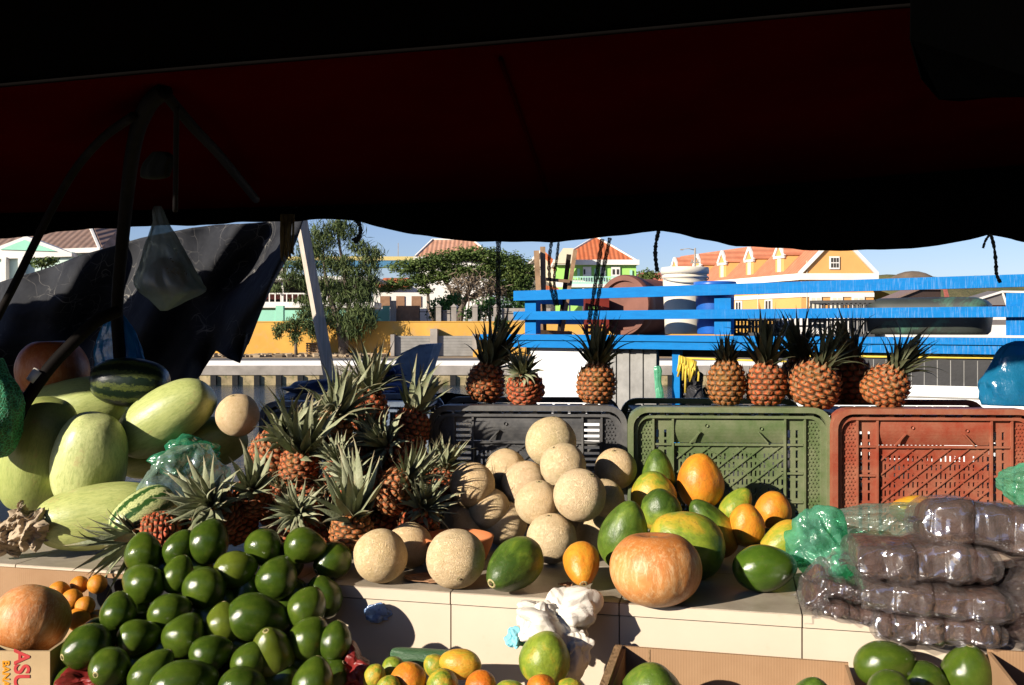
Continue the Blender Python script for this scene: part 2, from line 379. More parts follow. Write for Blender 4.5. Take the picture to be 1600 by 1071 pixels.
# ---- papayas
G='papayas on the counter'
for x,y,w,ra,Y,a,b,rip,gr,lab,v in [
 (803,884,76,1.5,2.21,205,50,.13,.30,'dark green papaya lying with its stem end to the front edge',1),
 (909,884,60,1.22,2.23,-92,55,.74,.5,'small orange papaya standing stem down at the counter edge',2),
 (975,836,77,1.42,2.36,78,10,.17,.45,'tall bright green papaya left of the pumpkin',1),
 (1072,850,104,1.16,2.33,150,10,.34,.62,'big yellow-green papaya behind the pumpkin',1),
 (1028,738,54,1.35,2.74,92,0,.12,.4,'green papaya tip against the green crate, above the spotted yellow one',2),
 (1020,772,72,1.0,2.64,95,10,.60,.25,'yellow papaya with dark specks below the green tip',1),
 (1032,796,66,1.0,2.52,100,20,.30,.15,'yellow-bottomed green papaya above the big yellow-green one',1),
 (1094,752,73,1.18,2.70,95,5,.80,.45,'large upright orange papaya leaning on the green crate',1),
 (1111,824,64,1.65,2.48,125,10,.46,-.1,'long yellow-green papaya right of the big one, fading to orange',2),
 (1152,790,48,1.3,2.66,60,0,.34,.5,'pointed yellow-green papaya tip behind the two orange ones',2),
 (1166,820,57,1.18,2.47,95,10,.72,.5,'orange papaya with dark blotches above the big avocado',1),
 (1208,796,57,1.02,2.60,90,20,.78,.5,'round orange papaya touching the right side of the green crate',1),
 (1218,852,58,1.6,2.42,215,5,.46,.5,'yellow papaya half under the green plastic bag',2),
 (1425,800,54,1.3,2.66,170,0,.62,.5,'orange papaya tip peeping over the brown packets before red crate',2)]:
    fruit('papaya','papaya',x,y,Y,w,ra,a,b,lab,'papaya',G,(rip,gr,.5),'papaya' if b>40 else None,var=v)
for x,y,w,ra,Y,a,b,rip,lab in [
 (852,1028,80,1.05,1.96,80,10,.38,'striped yellow-green papaya under the crumpled white paper'),
 (1018,1092,106,1.1,1.86,90,20,.20,'green papaya inside the open cardboard box'),
 (1270,1092,64,1.1,1.82,90,20,.14,'small green papaya top at right inside the cardboard box')]:
    fruit('papaya','papaya',x,y,Y,w,ra,a,b,lab,'papaya','papayas below the counter',(rip,.5,.5),None,var=1)

# ---- avocados
G='avocados heaped before the counter'
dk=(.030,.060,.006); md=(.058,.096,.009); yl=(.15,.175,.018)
AV=[
 (224,864,57,1.15,100,20,md,'avocado at the left top of the heap beside the pineapple leaves',0),
 (222,910,60,1.22,160,25,md,'oval avocado below the left top one, just right of the oranges',2),
 (280,857,48,1.28,60,10,dk,'narrow avocado between the red pineapple and the topmost avocado',1),
 (326,846,64,1.12,75,20,dk,'topmost dark avocado of the left heap',0),
 (278,898,48,1.28,75,15,md,'narrow avocado left of the round one in the upper heap',0),
 (320,918,67,1.03,80,60,md,'round avocado facing front in the upper middle of the heap',0),
 (368,890,58,1.18,10,15,yl,'lighter avocado whose lower half is cut by a shadow',1),
 (412,854,58,1.03,60,50,md,'round avocado under the pineapple crowns at heap top',0),
 (478,854,56,1.20,-10,10,md,'pear-shaped avocado at upper right of the heap',2),
 (519,877,58,1.12,208,46,dk,'avocado on the counter corner with its stem scar showing, beside the cantaloupe',1),
 (434,901,63,1.12,70,35,dk,'avocado resting on the big horizontal one',2),
 (479,950,60,1.15,60,20,md,'avocado with a crescent of sun at the right side',1),
 (405,966,72,1.42,-12,15,dk,'large horizontal avocado in the middle right of the heap',2),
 (484,998,64,1.10,60,20,md,'avocado with a sunny crescent above the lowest right one',1),
 (524,1002,52,1.20,80,10,dk,'dim avocado at the right edge of the heap by the tiles',0),
 (425,1018,68,1.30,98,25,yl,'yellowish upright avocado with a brown scratch, front of heap',2),
 (491,1062,62,1.15,80,20,md,'pointed avocado at the bottom right of the heap',2),
 (265,957,58,1.18,20,30,md,'avocado behind the round one in the centre left of the heap',0),
 (290,991,66,1.08,70,45,md,'rounded avocado in the centre of the heap',3),
 (218,995,54,1.28,5,30,md,'avocado with wide gloss, left of the central round one',3),
 (185,954,54,1.12,100,25,dk,'dark avocado next to the small oranges',2),
 (136,1012,70,1.14,197,54,dk,'left avocado with a pale stem ring, beside the tan pumpkin',0),
 (170,1044,62,1.10,190,80,md,'avocado facing front with stem ring at the lower left',1),
 (238,1050,58,1.40,50,20,md,'long slanted avocado at the bottom of the heap',2),
 (288,1068,72,1.45,5,25,md,'biggest avocado lying across the bottom of the heap',0),
 (330,1021,58,1.18,20,25,dk,'avocado between the central one and the bottom one',3),
 (350,974,58,1.12,100,15,yl,'shadow-bitten avocado left of the large horizontal one',0),
 (390,1034,56,1.15,60,10,md,'avocado half hidden behind the yellowish upright one',1),
 (378,1074,64,1.15,0,20,dk,'avocado at the bottom edge below the yellowish one',0)]
for x,y,w,ra,a,b,c,lab,v in AV:
    Y=2.30-.0019*(y-850)
    if x<200: Y-=.02
    if lab.startswith('avocado on the counter corner'): Y=Yc(y,w)
    elif not any(k_ in lab for k_ in ('stem ring','brown scratch')): b=-b-5
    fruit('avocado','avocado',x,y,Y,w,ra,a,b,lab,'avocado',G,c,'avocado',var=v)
random.seed(21)
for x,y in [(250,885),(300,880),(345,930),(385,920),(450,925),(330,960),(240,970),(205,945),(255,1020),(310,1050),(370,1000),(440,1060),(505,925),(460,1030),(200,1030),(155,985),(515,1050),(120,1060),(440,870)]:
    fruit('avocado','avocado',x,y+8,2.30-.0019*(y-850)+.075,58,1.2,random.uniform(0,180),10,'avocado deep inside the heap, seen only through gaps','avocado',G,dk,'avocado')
G='avocados at the right below the counter'
for x,y,w,ra,a,b,c,Y,lab,v in [
 (1382,1037,70,1.34,12,10,md,1.90,'glossy long avocado below the brown packets',0),
 (1447,1066,62,1.12,-20,10,dk,1.88,'avocado squeezed between the two right hand avocados',0),
 (1513,1046,76,1.02,85,5,md,1.88,'pointed dark avocado at the far right below the packets',2),
 (1388,1082,66,1.15,190,35,md,1.78,'avocado with a yellow stem dot under the glossy long one',1)]:
    fruit('avocado','avocado',x,y,Y,w,ra,a,b,lab,'avocado',G,c,'avocado',var=v)
fruit('avocado','avocado',1195,888,Yc(888,72),72,1.40,4,0,'single large smooth avocado on the counter before the green bag','avocado',None,(.05,.115,.010),'avocado',var=0)

# ---- pale melons and watermelons
G='long pale melons at the left'
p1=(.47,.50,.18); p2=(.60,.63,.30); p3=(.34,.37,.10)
for x,y,w,ra,Y,a,b,c,lab,v in [
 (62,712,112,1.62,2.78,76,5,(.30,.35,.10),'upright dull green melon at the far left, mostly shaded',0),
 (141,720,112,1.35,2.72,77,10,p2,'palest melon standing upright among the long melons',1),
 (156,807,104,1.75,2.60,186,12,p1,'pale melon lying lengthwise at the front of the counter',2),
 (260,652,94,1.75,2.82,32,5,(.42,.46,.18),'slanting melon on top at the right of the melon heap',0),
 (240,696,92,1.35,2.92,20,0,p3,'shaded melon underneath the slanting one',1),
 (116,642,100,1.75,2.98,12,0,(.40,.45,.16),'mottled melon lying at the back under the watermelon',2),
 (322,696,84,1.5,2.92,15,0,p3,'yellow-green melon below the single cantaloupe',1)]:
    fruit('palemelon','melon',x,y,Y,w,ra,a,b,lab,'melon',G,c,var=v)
fruit('wm_dark','watermelon',203,598,2.93,78,1.5,175,5,'dark green striped watermelon on top in the shade','watermelon',None)
fruit('wm_pale','watermelon',226,806,2.50,80,1.32,215,35,'light watermelon with dark wavy stripes by the green bag','watermelon',None)

# ---- little oranges, mangoes, cucumber
G='small oranges in the carton'
for x,y,w,Y,lab in [(92,925,33,2.32,'shaded orange at the left, next to the tan pumpkin'),(124,914,28,2.36,'orange at the back under the pineapple leaf tips'),(152,913,30,2.34,'orange nearest the avocados, crossed by leaf shadow'),
  (113,937,33,2.27,'orange behind the frontmost one'),(133,947,30,2.22,'frontmost bright orange of the little heap'),(122,968,36,2.2,'orange in deep shade under the frontmost one'),(150,968,30,2.24,'orange wedged beside the dark avocado'),(100,958,32,2.26,'dim orange between pumpkin and frontmost orange')]:
    fruit('ball','orange',x,y,Y,w,.96,90,30,lab,'orange',G)
G='mangoes below the counter'
for x,y,w,ra,Y,a,b,rip,lab in [
 (585,1060,34,1.3,1.95,75,10,.42,'small dull mango at the left end of the mangoes'),
 (638,1066,58,1.05,1.90,80,40,.80,'orange mango with two black spots'),
 (690,1072,50,1.1,1.88,70,30,.44,'yellow-green mango in the middle front'),
 (719,1038,46,1.45,1.98,-8,10,.62,'orange and green mango lying on top beside the cucumber'),
 (751,1074,48,1.1,1.88,60,40,.98,'red mango at the right front'),
 (606,1078,38,1.2,1.86,60,20,.42,'yellow-green mango low between the dull and orange ones'),
 (684,1042,36,1.3,2.0,150,10,.42,'yellow-green mango under the lying one'),
 (618,1050,38,1.3,2.0,120,10,.36,'green mango behind the orange spotted one'),
 (845,1080,46,1.15,1.86,80,20,.92,'reddish mango below the striped papaya'),
 (888,1082,42,1.2,1.86,10,20,.44,'green-yellow mango right of the reddish one'),
 (795,1085,44,1.2,1.86,10,20,.40,'greenish mango at the bottom left of the striped papaya')]:
    fruit('mango','mango',x,y,Y,w,ra,a,b,lab,'mango',G,(rip,.5,.5))
t=NT('cucumber_skin'); c=t.coord(); n=t.noise(t.mapping(c,(4,4,1)),3,6,.7); col=t.ramp(n,[(.35,(.030,.085,.035)),(.65,(.075,.15,.07)),(.78,(.30,.34,.22))])
M['cuke']=t.pbr(col,.35,.4,t.bump(t.noise(c,12,4),.3,.05))
FM['cuke']=[lathe_mesh('cucumber',f_caps,40,32,.05,1,9,.3,8,.03,[M['cuke']])]
fruit('cuke','cucumber',668,1027,2.06,30,3.9,-3,0,'long dark green cucumber behind the mangoes','cucumber',None,roll=90)
# ------------------------------------------------------------------ pineapples
def pine_body_mesh(seed, N=11, NR=9, taper=.16):
    """unit: height 1 (0..1), max radius .5; raised eyes on a staggered lattice"""
    rnd=random.Random(seed); nu,nv=126,92; vs=[]; fs=[]; eye=[]; off=Vector((seed*5.1,seed*2.3,seed))
    tw=0.0
    def prof(v):
        z=max(0.0,min(1.0,v)); s=abs(2*z-1); r=.5*(max(0,1-s**2.5))**.48
        return r*(1-taper*(z-.35))
    def hexd(u,v):
        best=9
        fv=v*NR
        for row in (math.floor(fv-.5),math.floor(fv-.5)+1,math.floor(fv-.5)-1):
            cv=row+.5; sh=.5*(row%2)
            cu=math.floor(u*N-sh+.5)+sh
            for c2 in (cu-1,cu,cu+1):
                du=u*N-c2; dv=(fv-cv)
                best=min(best,max(abs(du)*1.0,abs(du)*.5+abs(dv)*.80))
        return min(1,best/.52)
    for j in range(nv+1):
        v=.012+.976*j/nv; r=prof(v)
        for i in range(nu):
            a=2*PI*i/nu; u=(i/nu+tw*v)%1.0
            d=hexd(u,v)
            b=.066*(1-d**2.2)-.020*math.exp(-(d/.22)**2)+.016*noise.noise(Vector((u*60,v*40,seed)))
            p=Vector((math.cos(a)*r,math.sin(a)*r,v))
            nn=noise.noise(p*6+off)*.012+noise.noise(p*1.7+off)*.03
            n=Vector((math.cos(a),math.sin(a),(v-.5)*1.3)).normalized()
            rr=min(1,r/.2)
            vs.append(p+n*((b-.03)*rr+nn)); eye.append(d)
    for j in range(nv):
        for i in range(nu):
            i2=(i+1)%nu; fs.append((j*nu+i,j*nu+i2,(j+1)*nu+i2,(j+1)*nu+i))
    fs.append(tuple(range(nu-1,-1,-1))); fs.append(tuple(nv*nu+i for i in range(nu)))
    mi=[0]*len(fs)
    for row in range(NR):                                   # dry pointed scale on every eye
        v=(row+.5)/NR; sh=.5*(row%2)
        for k in range(N):
            u=(k+sh)/N; a=2*PI*(u-tw*v); r=prof(v)
            if r<.12: continue
            n=Vector((math.cos(a),math.sin(a),(v-.5)*1.3)).normalized(); tt=Vector((-math.sin(a),math.cos(a),0)); up=n.cross(tt)*-1
            if up.z<0: up=-up
            p=Vector((math.cos(a)*r,math.sin(a)*r,v))+n*.02
            w=.040*rnd.uniform(.7,1.3); L=.085*rnd.uniform(.6,1.6)
            q=[p-tt*w-up*.03,p+tt*w-up*.03,p+n*.030+up*.0,p+n*(.035+.02*rnd.random())+up*L+tt*rnd.uniform(-.02,.02)]
            b=len(vs); vs+=q; eye+=[.3]*4; fs+=[(b,b+1,b+2),(b,b+2,b+3),(b+1,b+3,b+2)]; mi+=[1]*3
    me=bpy.data.meshes.new('fruit_body'); me.from_pydata([tuple(v) for v in vs],[],fs)
    at=me.attributes.new('eye','FLOAT','POINT'); at.data.foreach_set('value',eye)
    me.polygons.foreach_set('material_index',mi); smooth(me); me.materials.append(M['pine']); me.materials.append(M['bract']); return me
def crown_mesh(seed, n=46, L=1.0, inner=85, outer=12, width=.085, droop=.6, mat='leaf', core=.14, erratic=.25):
    """unit: tallest leaf about L; rooted at the origin, +Z up"""
    rnd=random.Random(seed*13+5); vs=[]; fs=[]; tt=[]
    for i in range(n):
        t=i/(n-1); az=i*2.39996+rnd.uniform(-.25,.25)
        el=R(outer+(inner-outer)*t**.8+rnd.uniform(-9,9)*(.4+erratic))
        ln=L*(.34+.66*math.sin(PI*.5*min(1,t*1.45)))*rnd.uniform(.78,1.12)*(1 if t<.8 else 1-.9*(t-.8))
        if t>.93: ln*=.8
        w=width*rnd.uniform(.8,1.2)*(1-.3*t); dr=droop*(1-t*.75)*rnd.uniform(-.25,1.7); yaw=rnd.uniform(-.8,.8)*erratic*2; bendz=rnd.uniform(-.9,.9)*erratic
        h=Vector((math.cos(az),math.sin(az),0)); side0=Vector((-math.sin(az),math.cos(az),0))
        p=h*core*(1-.75*t)+Vector((0,0,.10*t*L-.02)); ns=9; b=len(vs); e=el
        for k in range(ns+1):
            s=k/ns; d=h*math.cos(e)+Vector((0,0,math.sin(e)))
            d=(d+side0*bendz*s*s).normalized(); sd=(side0+h*yaw*s+Vector((0,0,yaw*.6*s))).normalized(); nr=sd.cross(d).normalized()
            if nr.z<0 and t<.5: pass
            ww=w*(1-s**1.8)**.9*(.75+.5*math.sin(PI*min(1,s*1.25)))*.62
            ch=ww*.55
            vs+= [p-sd*ww-nr*(-ch), p-nr*ch*.5, p+sd*ww-nr*(-ch)] if False else [p-sd*ww+nr*ch, p, p+sd*ww+nr*ch]
            tt+=[s]*3
            p=p+d*(ln/ns); e-=dr*(ln/ns)*(.4+1.6*s)
        for k in range(ns):
            q=b+k*3; fs+=[(q,q+1,q+4,q+3),(q+1,q+2,q+5,q+4)]
    me=bpy.data.meshes.new('crown'); me.from_pydata([tuple(v) for v in vs],[],fs)
    at=me.attributes.new('tt','FLOAT','POINT'); at.data.foreach_set('value',tt); smooth(me); me.materials.append(M[mat]); return me
PB=[pine_body_mesh(1),pine_body_mesh(2,10,8,.24),pine_body_mesh(3,12,9,.10)]
CR={'bushy':[crown_mesh(s,60,1,87,0,.115,1.6,'leaf',.12,.75) for s in (1,2,3,4)],
    'rosette':[crown_mesh(s,66,1,84,-10,.115,1.0,'leaf',.13,.5) for s in (5,6)],
    'tall':[crown_mesh(s,50,1,89,30,.088,1.25,'leaf_dark',.10,.65) for s in (7,8,9)],
    'short':[crown_mesh(s,50,1,89,35,.12,1.0,'leaf_dark',.17,.5) for s in (10,)],
    'stiff':[crown_mesh(s,26,1,89,20,.15,.75,'leaf',.11,.75) for s in (11,12)]}
_pc=[0]
def pineapple(px,py,Y,w,hr,a,b,crown,cl,label,group,col=(1,1,1),ca=None,cb=None,roll=None):
    """px,py centre of the body, w width in photo px, hr height/width, (a,b) direction of the crown end; cl crown length / body width"""
    i=_pc[0]; _pc[0]+=1; r=w/F*Y; root=empty('pineapple'); q=axis_quat(a,b,0)
    c=W(px,py,Y); ax=q@Vector((0,0,1)); h=w*hr/F*Y
    root.location=c-ax*h*.5; root.rotation_mode='QUATERNION'; root.rotation_quaternion=q
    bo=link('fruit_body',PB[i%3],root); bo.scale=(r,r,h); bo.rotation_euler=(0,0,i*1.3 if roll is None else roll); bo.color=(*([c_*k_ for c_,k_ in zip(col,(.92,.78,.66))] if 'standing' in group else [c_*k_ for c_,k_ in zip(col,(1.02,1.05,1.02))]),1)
    ms=CR[crown]; cr=link('crown',ms[i%len(ms)],root,(0,0,h*.955)); s=r*cl*(.97 if 'heaped' in group else .92); cr.scale=(s,s,s); cr.rotation_mode='QUATERNION'
    q2=Quaternion((0,0,1),i*2.1)
    if ca is not None: q2=(q.inverted()@axis_quat(ca,cb or 0,0))@q2
    cr.rotation_quaternion=q2
    return tag(root,label,'pineapple',group)
G='pineapples standing on the crates'
pk=(1.05,.74,.66); og=(1.05,.88,.72); ye=(.85,1.0,.6); rd=(1.05,.55,.5)
KY=2.99
for x,y,Y,w,hr,a,b,cw,cl,lab,col,ca,cb in [
 (760,598,KY+.10,60,1.05,80,0,'tall',1.75,'pineapple at the left end of the black crate, its dark crown leaning right',og,68,0),
 (820,606,KY,59,.92,100,25,'bushy',.95,'small reddish pineapple with spreading crown beside the left one on the black crate',rd,95,35),
 (932,599,KY,60,1.10,88,0,'tall',1.55,'pineapple standing alone at the right of the black crate',(1.0,.98,.78),82,0),
 (1135,598,2.94,60,1.20,90,0,'short',.85,'yellowish pineapple with a short crown tuft on the green crate',ye,90,0),
 (1197,600,2.93,63,1.08,90,0,'tall',1.50,'pinkish pineapple with the tallest crown on the green crate',pk,88,0),
 (1272,602,2.91,78,.92,70,8,'tall',1.15,'fattest pineapple, crown leaning right, at the right end of the green crate',(1.05,.95,.82),66,10),
 (1250,592,3.12,62,1.1,92,0,'tall',1.45,'dark pineapple behind the fattest one',(.8,.6,.5),98,0),
 (1334,595,3.05,64,1.15,95,0,'tall',1.35,'shaded red-brown pineapple in the gap between green and red crates',(.9,.55,.45),112,0),
 (1384,605,2.90,68,1.0,62,5,'tall',1.30,'pineapple on the red crate with its crown tilted right',og,52,5)]:
    pineapple(x,y,Y,w,hr,a,b,cw,cl,lab,G,col,ca,cb)
G='pineapples heaped at the left of the counter'
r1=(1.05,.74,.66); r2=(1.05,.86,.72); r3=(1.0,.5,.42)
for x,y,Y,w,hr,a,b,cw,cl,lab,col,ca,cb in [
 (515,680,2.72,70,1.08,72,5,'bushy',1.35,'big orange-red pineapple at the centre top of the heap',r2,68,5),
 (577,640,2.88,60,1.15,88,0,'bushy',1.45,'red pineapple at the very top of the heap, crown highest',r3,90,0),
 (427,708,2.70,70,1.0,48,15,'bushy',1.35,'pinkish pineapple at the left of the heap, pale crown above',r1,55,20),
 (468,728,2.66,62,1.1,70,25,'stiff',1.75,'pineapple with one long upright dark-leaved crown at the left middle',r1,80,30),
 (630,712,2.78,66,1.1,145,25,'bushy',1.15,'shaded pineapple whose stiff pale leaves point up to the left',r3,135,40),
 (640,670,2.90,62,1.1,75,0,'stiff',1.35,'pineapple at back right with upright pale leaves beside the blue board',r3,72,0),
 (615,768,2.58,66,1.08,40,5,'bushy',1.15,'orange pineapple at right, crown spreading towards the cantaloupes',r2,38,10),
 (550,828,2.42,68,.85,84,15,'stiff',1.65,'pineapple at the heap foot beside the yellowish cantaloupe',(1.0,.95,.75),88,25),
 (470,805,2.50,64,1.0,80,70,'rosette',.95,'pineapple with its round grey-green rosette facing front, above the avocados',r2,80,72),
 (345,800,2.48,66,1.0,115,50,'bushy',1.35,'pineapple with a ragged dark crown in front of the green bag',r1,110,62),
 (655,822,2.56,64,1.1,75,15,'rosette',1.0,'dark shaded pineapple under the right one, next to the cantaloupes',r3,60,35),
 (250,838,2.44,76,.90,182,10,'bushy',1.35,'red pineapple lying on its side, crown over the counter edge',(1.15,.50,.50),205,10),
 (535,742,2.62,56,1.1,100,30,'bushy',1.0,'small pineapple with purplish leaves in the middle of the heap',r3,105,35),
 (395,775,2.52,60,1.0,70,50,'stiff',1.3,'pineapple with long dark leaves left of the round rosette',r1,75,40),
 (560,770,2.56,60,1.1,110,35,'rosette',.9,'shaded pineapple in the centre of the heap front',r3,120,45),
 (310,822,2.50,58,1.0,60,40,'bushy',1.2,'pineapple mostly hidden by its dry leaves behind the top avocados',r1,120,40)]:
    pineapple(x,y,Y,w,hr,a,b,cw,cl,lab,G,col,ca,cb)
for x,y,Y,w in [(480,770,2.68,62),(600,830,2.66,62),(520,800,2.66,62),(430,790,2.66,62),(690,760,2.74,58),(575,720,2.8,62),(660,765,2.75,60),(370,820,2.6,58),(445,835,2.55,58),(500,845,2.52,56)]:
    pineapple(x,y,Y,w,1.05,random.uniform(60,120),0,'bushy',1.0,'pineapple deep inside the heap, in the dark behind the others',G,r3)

# ------------------------------------------------------------------ crates
def crate_mat(name, col, dust):
    t=NT(name); c=t.coord(); n=t.noise(c,7,6,.7); d=t.ramp(n,[(.36,0),(.64,.85)])
    sc=t.ramp(t.noise(t.mapping(c,(3,3,60)),3,5,.7),[(.6,0),(.8,.6)])
    cc=t.mix(d,col,dust); cc=t.mix(sc,cc,dust)
    return t.pbr(cc,.48,.4,t.bump(t.noise(c,60,4),.2,.003))
M['cr_dark']=crate_mat('black_crate_plastic',(.045,.046,.050),(.16,.155,.15))
M['cr_green']=crate_mat('green_crate_plastic',(.085,.130,.045),(.21,.22,.13))
M['cr_red']=crate_mat('red_crate_plastic',(.27,.045,.022),(.34,.15,.09))
M['cr_grey']=crate_mat('grey_blue_crate_plastic',(.10,.14,.22),(.24,.28,.34))
def plate(b, xs, zs, solid, y0, y1, mi=0):
    """grid of cells between cuts xs, zs; solid(i,j) -> keep; walls only where a cell borders a hole"""
    nx,nz=len(xs)-1,len(zs)-1; S_=[[bool(solid(i,j)) for j in range(nz)] for i in range(nx)]
    g=lambda i,j: 0<=i<nx and 0<=j<nz and S_[i][j]
    vs=[];fs=[]
    def q(*p): k=len(vs); vs.extend(p); fs.append((k,k+1,k+2,k+3))
    for i in range(nx):
        for j in range(nz):
            if not S_[i][j]: continue
            x0,x1,z0,z1=xs[i],xs[i+1],zs[j],zs[j+1]
            q((x0,y0,z0),(x1,y0,z0),(x1,y0,z1),(x0,y0,z1)); q((x0,y1,z0),(x0,y1,z1),(x1,y1,z1),(x1,y1,z0))
            if not g(i-1,j): q((x0,y0,z0),(x0,y0,z1),(x0,y1,z1),(x0,y1,z0))
            if not g(i+1,j): q((x1,y0,z0),(x1,y1,z0),(x1,y1,z1),(x1,y0,z1))
            if not g(i,j-1): q((x0,y0,z0),(x0,y1,z0),(x1,y1,z0),(x1,y0,z0))
            if not g(i,j+1): q((x0,y0,z1),(x1,y0,z1),(x1,y1,z1),(x0,y1,z1))
    b.add(vs,fs,mi)
def rrect(x0,x1,z0,z1,r,n=6):
    """open outline from bottom left, over the rounded top, to bottom right"""
    p=[(x0,z0)]
    for k in range(n+1): a=PI-PI/2*k/n; p.append((x0+r+r*math.cos(a),z1-r+r*math.sin(a)))
    for k in range(n+1): a=PI/2-PI/2*k/n; p.append((x1-r+r*math.cos(a),z1-r+r*math.sin(a)))
    p.append((x1,z0)); return p
def band(b, o, i, y0, y1, mi=0):
    n=len(o)
    for k in range(n-1):
        a,c,d,e=o[k],o[k+1],i[k+1],i[k]
        b.add([(a[0],y0,a[1]),(c[0],y0,c[1]),(d[0],y0,d[1]),(e[0],y0,e[1]),(a[0],y1,a[1]),(c[0],y1,c[1]),(d[0],y1,d[1]),(e[0],y1,e[1])],
              [(0,1,2,3),(0,4,5,1),(3,2,6,7),(4,7,6,5)],mi)
def clipseg(x,z,dx,dz,x0,x1,z0,z1):
    t0,t1=-9,9
    for p,d,lo,hi in ((x,dx,x0,x1),(z,dz,z0,z1)):
        a,c=(lo-p)/d,(hi-p)/d
        if a>c: a,c=c,a
        t0=max(t0,a); t1=min(t1,c)
    return (t0,t1) if t1-t0>.012 else None
def crate(label, x_left, x_right, Y, yaw, mat, slats=False, top=None):
    wpx=x_right-x_left; Wd=wpx/F*Y; Hc=.369; D=.36; root=empty('plastic_crate',(0,0,0),R(yaw)); p=W(x_left,0,Y); root.location=(p.x,p.y,CT)
    tag(root,label,'crate','plastic crates in a row along the back of the counter')
    # outer rim with rounded top corners
    b=MB(); rim=.030
    band(b,rrect(0,Wd,0,Hc,.055),rrect(.016,Wd-.016,0,Hc-.016,.045),-.012,.045)
    band(b,rrect(.014,Wd-.014,0,Hc-.026,.045),rrect(.030,Wd-.030,0,Hc-.034,.036),.0,.030)
    for gx in [.08+k*(Wd-.16)/6 for k in range(7)]:                         # gussets under the lip
        b.prism([(gx,.004,Hc-.028),(gx+.030,.004,Hc-.028),(gx+.030,.004,Hc-.014)],(0,.03,0))
    b.build('rim',M[mat],root)
    # front panel
    x0,x1=.030,Wd-.030; cx0=x0+.046; cx1=x1-.046; s0=cx0+.058; s1=cx1-.058; zt=Hc-.034; zh=zt-.078
    for cx in (x0,cx1):                                                       # studded corner strips
        b=MB(); plate(b,[cx,cx+.046],[0,zt],lambda i,j:True,.012,.020)
        nz=int(zt/.0105)
        for j in range(nz):
            for i in range(4):
                xx=cx+.004+i*.0105+(.005 if j%2 else 0); zz=.004+j*.0105
                if xx+.006<cx+.044: b.prism([(xx,.012,zz+.003),(xx+.003,.012,zz),(xx+.0065,.012,zz+.003),(xx+.003,.012,zz+.0065)],(0,-.003,0))
        b.build('corner_strip',M[mat],root)
    for (a0,a1) in ((cx0,s0),(s1,cx1)):
        b=MB()                                       # slotted side strips
        if slats:
            zs=[0]; 
            while zs[-1]<zt-.02: zs+= [zs[-1]+.009, zs[-1]+.0175]
            zs.append(zt); plate(b,[a0,a0+.006,a1-.006,a1],zs,lambda i,j: i!=1 or j%2==0,.014,.022)
        else:
            zs=[0]
            while zs[-1]<zt-.04: zs+=[zs[-1]+.007, zs[-1]+.030]
            zs.append(zt); plate(b,[a0,a0+.010,a0+.018,a0+.033,a0+.041,a1],zs,lambda i,j: not(i in (1,3) and j%2==1),.014,.022)
        for zz in (zh,zh-.085,zh-.17): b.box(a0+.004,a1-.004,.006,.0135,zz-.003,zz+.003)
        for xx in (a0,a1): b.box(xx-.003,xx+.003,.003,.013,0,zt)
        b.build('slotted_strip',M[mat],root)
    b=MB()                                                                    # diagonal lattice field with short slots
    fw=s1-s0-.006; n=int(fw/.0128); xs=[s0+.003]
    for k in range(n): xs+=[s0+.003+k*fw/n+.0076, s0+.003+(k+1)*fw/n]
    zs=[0]
    while zs[-1]<zh-.028: zs+=[zs[-1]+.0085, zs[-1]+.0255]
    zs.append(zh)
    cut=lambda i,j: not(i%2==1 and j%2==1 and (i//2+j//2*2)%7!=0)
    plate(b,xs,zs,cut,.016,.021)
    if not slats: plate(b,xs,zs,lambda i,j: not(i%2==0 and j%2==1 and i>0),D-.012,D-.006)
    d=Vector((1,0,.80)).normalized()
    step=.052
    for k in range(-12,14):
        xx=(s0+s1)/2+k*step
        c=clipseg(xx,zh/2,d.x,d.z,s0+.004,s1-.004,.004,zh-.004)
        if c: b.bar((xx+d.x*c[0],.0138,zh/2+d.z*c[0]),(xx+d.x*c[1],.0138,zh/2+d.z*c[1]),.0042,.0046,up=(0,1,0))
    d=Vector((-1,0,.62)).normalized(); step=.10 if not slats else .066
    for k in range(-12,14):
        xx=(s0+s1)/2+k*step+.02
        c=clipseg(xx,zh/2,d.x,d.z,s0+.004,s1-.004,.004,zh-.004)
        if c: b.bar((xx+d.x*c[0],.0146,zh/2+d.z*c[0]),(xx+d.x*c[1],.0146,zh/2+d.z*c[1]),.0032,.003,up=(0,1,0))
    b.box(s0+.003,s1-.003,.006,.0155,zh-.004,zh+.003)
    b.build('lattice_panel',M[mat],root)
    b=MB()                                                                    # curved hand hold panel
    n=7; pts=[(.012-.010*math.sin(PI*k/n)*.8+.006*(1-k/n), zh+.004+(zt-zh-.004)*k/n) for k in range(n+1)]
    for k in range(n):
        b.add([(s0+.003,pts[k][0],pts[k][1]),(s1-.003,pts[k][0],pts[k][1]),(s1-.003,pts[k+1][0],pts[k+1][1]),(s0+.003,pts[k+1][0],pts[k+1][1]),
               (s0+.003,.024,pts[k][1]),(s1-.003,.024,pts[k][1]),(s1-.003,.024,pts[k+1][1]),(s0+.003,.024,pts[k+1][1])],[(0,1,2,3),(0,3,7,4),(1,5,6,2),(4,7,6,5)],0,False)
    for sx,dx in ((s0+.05,.03),(s1-.05,-.03)): b.bar((sx,.003,zh+.004),(sx+dx,.001,zh+.038),.004,.006,up=(0,1,0))
    b.lathe([(.0001,-.004),(.004,-.003),(.005,0)],10,0,Matrix.Translation((s0+.10,.003,zt-.022))@Matrix.Rotation(PI/2,4,'X'))
    b.lathe([(.0001,-.004),(.004,-.003),(.005,0)],10,0,Matrix.Translation((s1-.07,.003,zt-.030))@Matrix.Rotation(PI/2,4,'X'))
    b.build('handle_panel',M[mat],root)
    b=MB()                                                                    # box behind: slatted sides, top, bottom, rear rim
